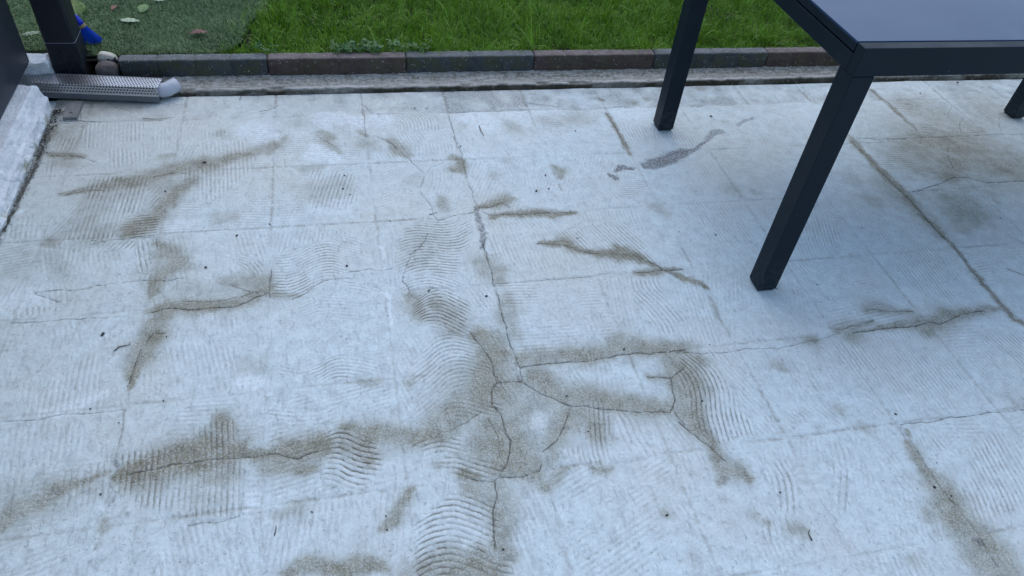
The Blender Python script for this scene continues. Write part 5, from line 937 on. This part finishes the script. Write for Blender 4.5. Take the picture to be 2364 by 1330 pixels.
def tube(name, path, rads, m, parent=None, n=24, inner=0):
    bm = bmesh.new(); rings = []; P = [Vector(q) for q in path]
    for k, q in enumerate(P):
        d = (P[min(k + 1, len(P) - 1)] - P[max(k - 1, 0)]).normalized(); a = d.orthogonal().normalized() if abs(d.z) > .9 else d.cross(Vector((0, 0, 1))).normalized(); b_ = d.cross(a)
        rings.append([bm.verts.new(q + (a * math.cos(2 * math.pi * t / n) + b_ * math.sin(2 * math.pi * t / n)) * rads[k]) for t in range(n)])
    for r0, r1 in zip(rings[:-1], rings[1:]):
        for t in range(n): bm.faces.new((r0[t], r0[(t + 1) % n], r1[(t + 1) % n], r1[t])).smooth = True
    if not inner: bm.faces.new(rings[0][::-1]); bm.faces.new(rings[-1])
    bmesh.ops.recalc_face_normals(bm, faces=bm.faces[:]); me = bpy.data.meshes.new(name); bm.to_mesh(me); bm.free(); return link(name, me, m, parent)
ER = .0245
el = tube('pipe_elbow', [(-.012, .036, .030), (.004, .036, .030), (.012, .0375, .0302), (.020, .041, .031), (.034, .055, .034), (.048, .069, .037), (.0485, .0695, .0371), (.048, .069, .037), (.020, .041, .031)], [ER, ER, ER, ER, ER, ER, ER - .003, ER - .0032, ER - .0034], PIPE, gut, 28, 1)

# ------------------------------------------------------------------ table
T0X, T1X, T0Y, T1Y, LEG = 1.131, 2.738, 1.336, 2.240, .058
tb = empty('garden_table', ((T0X + T1X) / 2, (T0Y + T1Y) / 2, 0)); tag(tb, 'anthracite aluminium garden table with blue-grey top and square legs', 'table')
hx, hy = (T1X - T0X) / 2, (T1Y - T0Y) / 2
for sx in (-1, 1):
    for sy in (-1, 1):
        xa, xb = sorted((sx * hx, sx * (hx - LEG))); ya, yb = sorted((sy * hy, sy * (hy - LEG)))
        l = box('leg', xa, xb, ya, yb, .007, .6775, ANTH, tb, .0022); box('foot_pad', xa + .004, xb - .004, ya + .004, yb - .004, .0005, .0068, BLACK, l, .001)
for sy, nm in ((-1, 'front_rail'), (1, 'rear_rail')):
    ya, yb = sorted((sy * hy, sy * (hy - .030))); box(nm, -hx, hx, ya, yb, .6784, .7470, ANTH, tb, .0018)
for sx in (-1, 1):
    xa, xb = sorted((sx * hx, sx * (hx - .045))); box('end_rail', xa, xb, -hy + .0303, hy - .0303, .6784, .7195, ANTH, tb, .0014)
    xa, xb = sorted((sx * (hx - .001), sx * (hx - .030))); box('edge_profile', xa, xb, -hy + .0345, hy - .0345, .7235, .7415, ANTH, tb, .0012)
box('table_top', -hx + .0005, hx - .0005, -hy + .0325, hy - .0325, .7424, .7480, TOP, tb, .0014)
box('under_panel', -hx + .046, hx - .046, -hy + .031, hy - .031, .7200, .7420, ANTH, tb)

# ------------------------------------------------------------------ stones beside the post
def stone(name, loc, sc_, m, seed, rot=(0, 0, 0)):
    bm = bmesh.new(); bmesh.ops.create_icosphere(bm, subdivisions=4, radius=1)
    for v_ in bm.verts:
        c = v_.co; k = 1 + .22 * float(fbm(np.array([c.x * .5 + c.z * .3 + seed]), np.array([c.y * .5 + c.z * .4]), .8, 2, 3)[0]); q = [math.copysign(abs(t) ** .72, t) for t in c]
        v_.co = Vector((q[0] * sc_[0], q[1] * sc_[1], q[2] * sc_[2])) * k
    for f in bm.faces: f.smooth = True
    me = bpy.data.meshes.new(name); bm.to_mesh(me); bm.free(); o = link(name, me, m); o.location = loc; o.rotation_euler = rot; return o
s = NB('pale_stone'); p = s.obj(); n1 = s.noise(p, 32, 3, .5); c = s.mix(s.ramp(s.noise(p, 60, 3), .4, .6), (.50, .48, .36), (.62, .61, .52)); c = s.mix(s.ramp(n1, .56, .60), c, (.035, .035, .04)); PST = s.fin(c, .7)
BST = m_concrete('brown_stone', (.120, .105, .098), (.185, .165, .155), 50, .001)
tag(stone('brown_stone', (-.779, 2.612, .036), (.036, .026, .040), BST, 1.3, (0, .1, .1)), 'smooth grey-brown stone wedged between post and edging', 'stone')
tag(stone('pale_stone', (-.782, 2.664, .058), (.037, .022, .032), PST, 4.1, (0, .25, -.15)), 'pale cream stone with dark spots behind the brown stone', 'stone')

# ------------------------------------------------------------------ blue broom behind the post
BLU = m_plain('blue_plastic', (.012, .035, .60), .35, .5); BRI = m_plain('blue_bristle', (.012, .10, .62), .45, .4, 0, .4, .0003, 300); TAN = m_plain('tan_band', (.30, .23, .12), .6)
broom = empty('broom', (-.834, 2.745, .083)); tag(broom, 'blue broom with tan band leaning behind the dark post', 'broom')
ax = Vector((-.034, -.004, .092)).normalized(); sd_ = Vector((.93, -.05, .35)); sd_ = (sd_ - ax * sd_.dot(ax)).normalized(); nn = ax.cross(sd_)
bm = bmesh.new(); r_ = random.Random(5)
for k in range(520):
    a, b_ = r_.uniform(-1, 1), r_.uniform(-1, 1)
    root = ax * .066 + sd_ * a * .012 + nn * b_ * .006; tipp = sd_ * (a * .030 + r_.gauss(0, .0012)) + nn * (b_ * .011) + ax * r_.uniform(-.004, .004); d = (tipp - root); w_ = sd_ * .0006
    mid = root + d * .55 + nn * r_.gauss(0, .001); vs = [bm.verts.new(q) for q in (root - w_, root + w_, mid + w_, mid - w_, tipp + w_ * .8, tipp - w_ * .8)]; bm.faces.new((vs[0], vs[1], vs[2], vs[3])); bm.faces.new((vs[3], vs[2], vs[4], vs[5]))
    w2 = nn * .0006; vs = [bm.verts.new(q) for q in (root - w2, root + w2, tipp + w2, tipp - w2)]; bm.faces.new(vs)
me = bpy.data.meshes.new('bristles'); bm.to_mesh(me); bm.free(); link('bristles', me, BRI, broom)['kind'] = 'stuff'
def oval(name, secs, m):
    bm = bmesh.new(); rings = []
    for h_, a, b_ in secs: rings.append([bm.verts.new(ax * h_ + sd_ * a * math.cos(2 * math.pi * t / 28) + nn * b_ * math.sin(2 * math.pi * t / 28)) for t in range(28)])
    for r0, r1 in zip(rings[:-1], rings[1:]):
        for t in range(28): bm.faces.new((r0[t], r0[(t + 1) % 28], r1[(t + 1) % 28], r1[t])).smooth = True
    bm.faces.new(rings[0][::-1]); bm.faces.new(rings[-1]); me = bpy.data.meshes.new(name); bm.to_mesh(me); bm.free(); return link(name, me, m, broom)
oval('band', [(.062, .0155, .0095), (.0635, .0165, .0105), (.0725, .0155, .0100), (.074, .0145, .0092)], TAN)
oval('cap', [(.0742, .0145, .0092), (.085, .0150, .0095), (.098, .0135, .009), (.108, .0095, .008), (.118, .0075, .0075), (.150, .0070, .0070)], BLU)
oval('handle', [(.1502, .0062, .0062), (.70, .0062, .0062)], m_plain('broom_handle', (.35, .36, .38), .4))

# ------------------------------------------------------------------ fallen leaves on the turf
def leaf(name, loc, L, Wd, rz, c, label, bend=.25, curl=.3, pitch=0, tip=1.0, roll=0):
    L *= 1.15; Wd *= 1.5; bm = bmesh.new(); N, Mw = 14, 6; grid = []
    for i_ in range(N + 1):
        t = i_ / N; wv = Wd * .5 * (math.sin(math.pi * t ** (.85 if tip >= 1 else 1.15)) ** .8) * (1 - .15 * t); row = []
        for j_ in range(Mw + 1):
            s_ = j_ / Mw * 2 - 1; x_ = (t - .5) * L; y_ = s_ * wv; z_ = bend * L * (.25 - (t - .5) ** 2) * .5 + curl * abs(s_) ** 1.5 * wv + .0012 * math.sin(t * 23) * abs(s_); row.append(bm.verts.new((x_, y_, z_)))
        grid.append(row)
    for i_ in range(N):
        for j_ in range(Mw): bm.faces.new((grid[i_][j_], grid[i_ + 1][j_], grid[i_ + 1][j_ + 1], grid[i_][j_ + 1])).smooth = True
    bmesh.ops.remove_doubles(bm, verts=bm.verts[:], dist=1e-5); me = bpy.data.meshes.new('blade'); bm.to_mesh(me); bm.free()
    o = empty(name, loc, rz); o.rotation_euler = (roll, pitch, rz); tag(o, label, 'leaf', 'fallen leaves on the turf'); m = m_plain('leaf_' + label.split()[1], c, .5, .4, 0, .25, .0006, 120)
    l = link('blade', me, m, o); md = l.modifiers.new('s', 'SOLIDIFY'); md.thickness = .0004
    tube('stalk', [(-L * .5 - .014, .002, .002), (-L * .5, 0, .001), (0, 0, bend * L * .125 + .0004), (L * .42, 0, .0015)], [.0007, .0008, .0006, .0003], m, o, 6); return o
ZL = .0895
leaf('leaf', (-1.047, 2.807, ZL), .052, .020, R(28), (.36, .42, .30), 'large pale sage leaf between the panel and the post', .1, .05, 0)
leaf('leaf', (-.805, 3.010, ZL + .004), .034, .014, R(75), (.20, .085, .045), 'small brown curled leaf nearest the top left', .3, .5)
leaf('leaf', (-.700, 3.000, ZL + .006), .042, .030, R(70), (.16, .26, .09), 'bright green broad leaf standing on the turf', .2, .3, -.3, 1.2)
leaf('leaf', (-.737, 2.906, ZL + .002), .062, .024, R(-12), (.42, .50, .33), 'long pale green pointed leaf lying on the turf', .35, -.1)
leaf('leaf', (-.484, 2.797, ZL + .003), .056, .022, R(8), (.17, .075, .060), 'reddish brown leaf lying alone near the lawn', .35, .35)
leaf('leaf', (-.655, 3.086, ZL + .002), .040, .016, R(-4), (.44, .50, .36), 'pale leaf cut by the top edge of the picture', .2, .1)
leaf('leaf', (-.930, 2.985, ZL + .014), .062, .046, R(100), (.13, .20, .045), 'dark olive green round leaf half hidden by the post', .2, .3, -.5)

# ------------------------------------------------------------------ clover at the lawn edge
CLO = m_plain('clover_leaf', (.060, .145, .040), .5, .3, 0, .3, .0004, 60)
def clover(x0, x1, n_, label, seed):
    r_ = random.Random(seed); bm = bmesh.new()
    for k in range(n_):
        cx, cy, cz = r_.uniform(x0, x1), 2.652 + r_.gauss(0, .014), .092 + r_.random() * .030; s_ = r_.uniform(.006, .0115); rz = r_.random() * 6.28; tl = Matrix.Rotation(r_.gauss(0, .45), 3, 'X') @ Matrix.Rotation(r_.gauss(0, .45), 3, 'Y')
        for q in range(3):
            a = rz + q * 2.094; vs = []
            for (u_, v_) in ((0.05, 0), (.6, -.5), (1.05, -.42), (1.0, 0), (1.05, .42), (.6, .5)):
                vs.append(bm.verts.new(tl @ Vector(((u_ * math.cos(a) - v_ * math.sin(a)) * s_, (u_ * math.sin(a) + v_ * math.cos(a)) * s_, .12 * s_ * abs(v_))) + Vector((cx, cy, cz))))
            bm.faces.new((vs[0], vs[1], vs[2], vs[3])); bm.faces.new((vs[0], vs[3], vs[4], vs[5]))
    me = bpy.data.meshes.new('clover'); bm.to_mesh(me); bm.free(); tag(link('clover', me, CLO), label, 'clover', kind='stuff')
clover(-.01, .17, 130, 'clover leaves spilling over the first red-brown edging block', 3); clover(.20, .36, 45, 'thin clover spilling over the first joint right of the clump', 9); clover(-.28, -.2, 16, 'small sprig of clover above the joint of the first two blocks', 5)

# ------------------------------------------------------------------ loose tile, twigs, pebbles, flakes
LT = m_concrete('loose_tile_grey', (.185, .19, .185), (.27, .275, .265), 40, .0012)
lt = empty('loose_tile', (-.865, 2.425, .0015), R(1)); tag(lt, 'small loose grey tile with a screw head in front of the gutter', 'tile')
box('plate', -.022, .022, -.052, .050, 0, .0075, LT, lt, .0012); sh = link('screw_head', cyl_mesh('screw_head', .0052, .0022, 14, .003), m_plain('rust', (.14, .09, .06), .7), lt); sh.location = (.0, -.025, .0076)
TW = m_plain('twig_brown', (.10, .055, .035), .8); TWD = m_plain('twig_dark', (.05, .045, .038), .8); PBM = m_plain('dark_pebble', (.030, .030, .032), .6)
def twig(pts, r_, m, label):
    o = tube('twig', [(x, y, r_ * 1.1 + .001 + z) for x, y, z in pts], [r_ * (1 - .5 * k / max(1, len(pts) - 1)) for k in range(len(pts))], m, None, 7); tag(o, label, 'twig')
twig([(-0.642,2.366,0),(-0.618,2.359,0),(-0.586,2.356,0),(-0.553,2.365,0)],.0011,TWD,'thin bowed dark twig on the grey strip below the gutter')
twig([(-0.27,2.39,0),(-0.242,2.396,0),(-0.22,2.413,0),(-0.205,2.426,0)],.0008,TWD,'hair-thin dry stem lying on the first bluish back square')
twig([(0.479,2.252,0),(0.479,2.226,0),(0.485,2.189,0)],.0016,TW,'short reddish brown twig just right of the central long crack')
twig([(-0.568,1.322,0),(-0.559,1.334,0),(-0.545,1.336,0),(-0.537,1.337,0),(-0.537,1.346,0)],.0013,TWD,'curved dark twig on the floor at the left edge')
twig([(0.912,0.6,0),(0.912,0.611,0),(0.914,0.619,0),(0.92,0.624,0)],.0014,TWD,'small hooked dark twig on the floor near the bottom right')
twig([(-0.34,2.469,0),(-0.335,2.497,0),(-0.333,2.52,0)],.0009,TWD,'short thin stem beside the grass tuft hanging over the edging')
twig([(0.242,1.771,0),(0.252,1.775,0),(0.267,1.781,0)],.0012,TWD,'tiny dark twig beside the crack in the middle of the floor')
twig([(-0.191,0.785,0),(-0.189,0.794,0),(-0.188,0.806,0)],.0012,TWD,'short dark twig left of the lower left dark stain')
PEBBLES=[(-0.013,1.566,0.0023),(0.123,1.752,0.0015),(0.2,1.445,0.0026),(0.352,1.407,0.0029),(-0.013,1.567,0.0034),(0.598,1.862,0.0038),(0.641,1.872,0.0023),(0.67,1.621,0.0019),(0.648,1.945,0.0025),(0.394,2.134,0.002),(-0.0,1.992,0.0025),(0.013,1.891,0.0024),(-0.008,1.923,0.003),(-0.526,1.953,0.0027),(-0.311,1.727,0.0027),(-0.427,2.095,0.0037),(-0.223,1.77,0.0022),(-0.384,1.6,0.0035),(-0.605,1.377,0.0027),(-0.456,1.355,0.0016),(-0.44,1.156,0.0015),(-0.592,1.154,0.0015),(-0.534,0.93,0.0019),(-0.526,1.107,0.0015),(0.03,0.794,0.0019),(0.03,0.763,0.0019),(0.674,1.174,0.0027),(0.485,1.046,0.0017),(0.51,0.939,0.0015),(0.256,0.684,0.0022),(0.897,0.719,0.0022),(1.27,0.676,0.0031),(1.296,0.65,0.0018),(0.817,0.986,0.0022),(1.298,0.88,0.0024),(0.911,1.161,0.0015),(1.317,0.735,0.0015),(0.999,1.62,0.0017),(1.113,1.595,0.0023),(1.331,1.346,0.0015),(1.198,1.342,0.0015),(1.622,1.58,0.002),(2.157,1.582,0.0019),(0.393,2.133,0.0025),(0.266,2.385,0.0028),(0.309,2.383,0.0022),(1.381,2.272,0.0034),(0.822,2.203,0.0026),(2.635,2.479,0.0045),(2.393,2.4,0.0028),(-0.603,1.382,0.0038),(0.62,0.705,0.0024),(-0.118,0.826,0.0015)]
PEBBLE_LABELS=['left dark pebble, third full row from the back, second square left of the centre crack', 'dark pebble, third full row from the back, first square left of the centre crack', 'left dark pebble, fourth full row from the back, first square left of the centre crack', 'right dark pebble, fourth full row from the back, first square left of the centre crack', 'right dark pebble, third full row from the back, second square left of the centre crack', 'left dark pebble, second full row from the back, first square right of the centre crack', 'middle dark pebble, second full row from the back, first square right of the centre crack', 'dark pebble, third full row from the back, first square right of the centre crack', 'right dark pebble, second full row from the back, first square right of the centre crack', 'right dark pebble, first full row from the back, first square right of the centre crack', 'middle dark pebble, second full row from the back, second square left of the centre crack', 'right dark pebble, second full row from the back, second square left of the centre crack', 'left dark pebble, second full row from the back, second square left of the centre crack', 'dark pebble, second full row from the back, fourth square left of the centre crack', 'right dark pebble, third full row from the back, third square left of the centre crack', 'dark pebble, first full row from the back, third square left of the centre crack', 'dark pebble, second full row from the back, third square left of the centre crack', 'left dark pebble, third full row from the back, third square left of the centre crack', 'left dark pebble, fourth full row from the back, fourth square left of the centre crack', 'left dark pebble, fourth full row from the back, third square left of the centre crack', 'right dark pebble, fourth full row from the back, third square left of the centre crack', 'left dark pebble, fifth full row from the back, fourth square left of the centre crack', 'middle dark pebble, fifth full row from the back, fourth square left of the centre crack', 'right dark pebble, fifth full row from the back, fourth square left of the centre crack', 'middle dark pebble, sixth full row from the back, second square left of the centre crack', 'right dark pebble, sixth full row from the back, second square left of the centre crack', 'dark pebble, fourth full row from the back, first square right of the centre crack', 'left dark pebble, fifth full row from the back, first square right of the centre crack', 'right dark pebble, fifth full row from the back, first square right of the centre crack', 'dark pebble, sixth full row from the back, first square left of the centre crack', 'dark pebble, sixth full row from the back, second square right of the centre crack', 'dark pebble, sixth full row from the back, third square right of the centre crack', 'left dark pebble, sixth full row from the back, fourth square right of the centre crack', 'dark pebble, fifth full row from the back, second square right of the centre crack', 'dark pebble, fifth full row from the back, fourth square right of the centre crack', 'dark pebble, fourth full row from the back, second square right of the centre crack', 'right dark pebble, sixth full row from the back, fourth square right of the centre crack', 'left dark pebble, third full row from the back, third square right of the centre crack', 'right dark pebble, third full row from the back, third square right of the centre crack', 'dark pebble, fourth full row from the back, fourth square right of the centre crack', 'dark pebble, fourth full row from the back, third square right of the centre crack', 'dark pebble, third full row from the back, fifth square right of the centre crack', 'dark pebble, third full row from the back, sixth square right of the centre crack', 'left dark pebble, first full row from the back, first square right of the centre crack', 'left dark pebble, back strip, first square left of the centre crack', 'right dark pebble, back strip, first square left of the centre crack', 'dark pebble, first full row from the back, fourth square right of the centre crack', 'dark pebble, first full row from the back, second square right of the centre crack', 'dark pebble, back strip, eighth square right of the centre crack', 'dark pebble, back strip, seventh square right of the centre crack', 'right dark pebble, fourth full row from the back, fourth square left of the centre crack', 'dark pebble, sixth full row from the back, first square right of the centre crack', 'left dark pebble, sixth full row from the back, second square left of the centre crack']
for k, (x, y, r_) in enumerate(PEBBLES):
    o = stone('pebble', (x, y, r_ * .35 + .0003), (r_ * 1.25, r_ * .85, r_ * .6), PBM, k * 1.7, (0, 0, k * 2.1)) if k == 0 else bpy.data.objects.new('pebble', bpy.data.objects['pebble'].data)
    if k: col.objects.link(o); q = r_ / PEBBLES[0][2]; o.scale = (q * (1 + .3 * math.sin(k)), q, q); o.location = (x, y, r_ * .35 + .0003); o.rotation_euler = (0, 0, k * 2.1)
    tag(o, PEBBLE_LABELS[k], 'pebble', 'dark pebbles scattered on the patio floor')
FLK = m_plain('paint_flake', (.62, .62, .60), .8, .3, 0, .25); DRT = m_plain('dirt_crumb', (.045, .040, .032), .9, .1, 0, .4)
for nm, m, N, lab, sd2 in (('paint_flakes', FLK, 170, 'white paint flakes fallen along the foot of the white plinth', 1), ('dirt_crumbs', DRT, 1100, 'dark soil crumbs along the foot of the white plinth', 2)):
    r_ = random.Random(sd2); bm = bmesh.new()
    for k in range(N):
        t = r_.random() ** 1.7; y = 2.43 - t * .75; x = -.908 + abs(r_.gauss(0, .030)) * (1 - .75 * t) + (r_.random() * .02); s_ = r_.uniform(.0012, .0042) * (1.2 - .5 * t); z = .0008
        if nm == 'dirt_crumbs': x = -.924 + abs(r_.gauss(0, .013)) * (1.35 - t); s_ *= .95
        q = [Vector((r_.uniform(-1, 1) * s_, r_.uniform(-1, 1) * s_, r_.uniform(0, .7) * s_)) + Vector((x, y, z)) for _ in range(4)]; vs = [bm.verts.new(c_) for c_ in q]
        for f in ((0, 1, 2), (0, 2, 3), (0, 3, 1), (1, 3, 2)): bm.faces.new([vs[g] for g in f])
    me = bpy.data.meshes.new(nm); bm.to_mesh(me); bm.free(); tag(link(nm, me, m), lab, 'debris', kind='stuff')
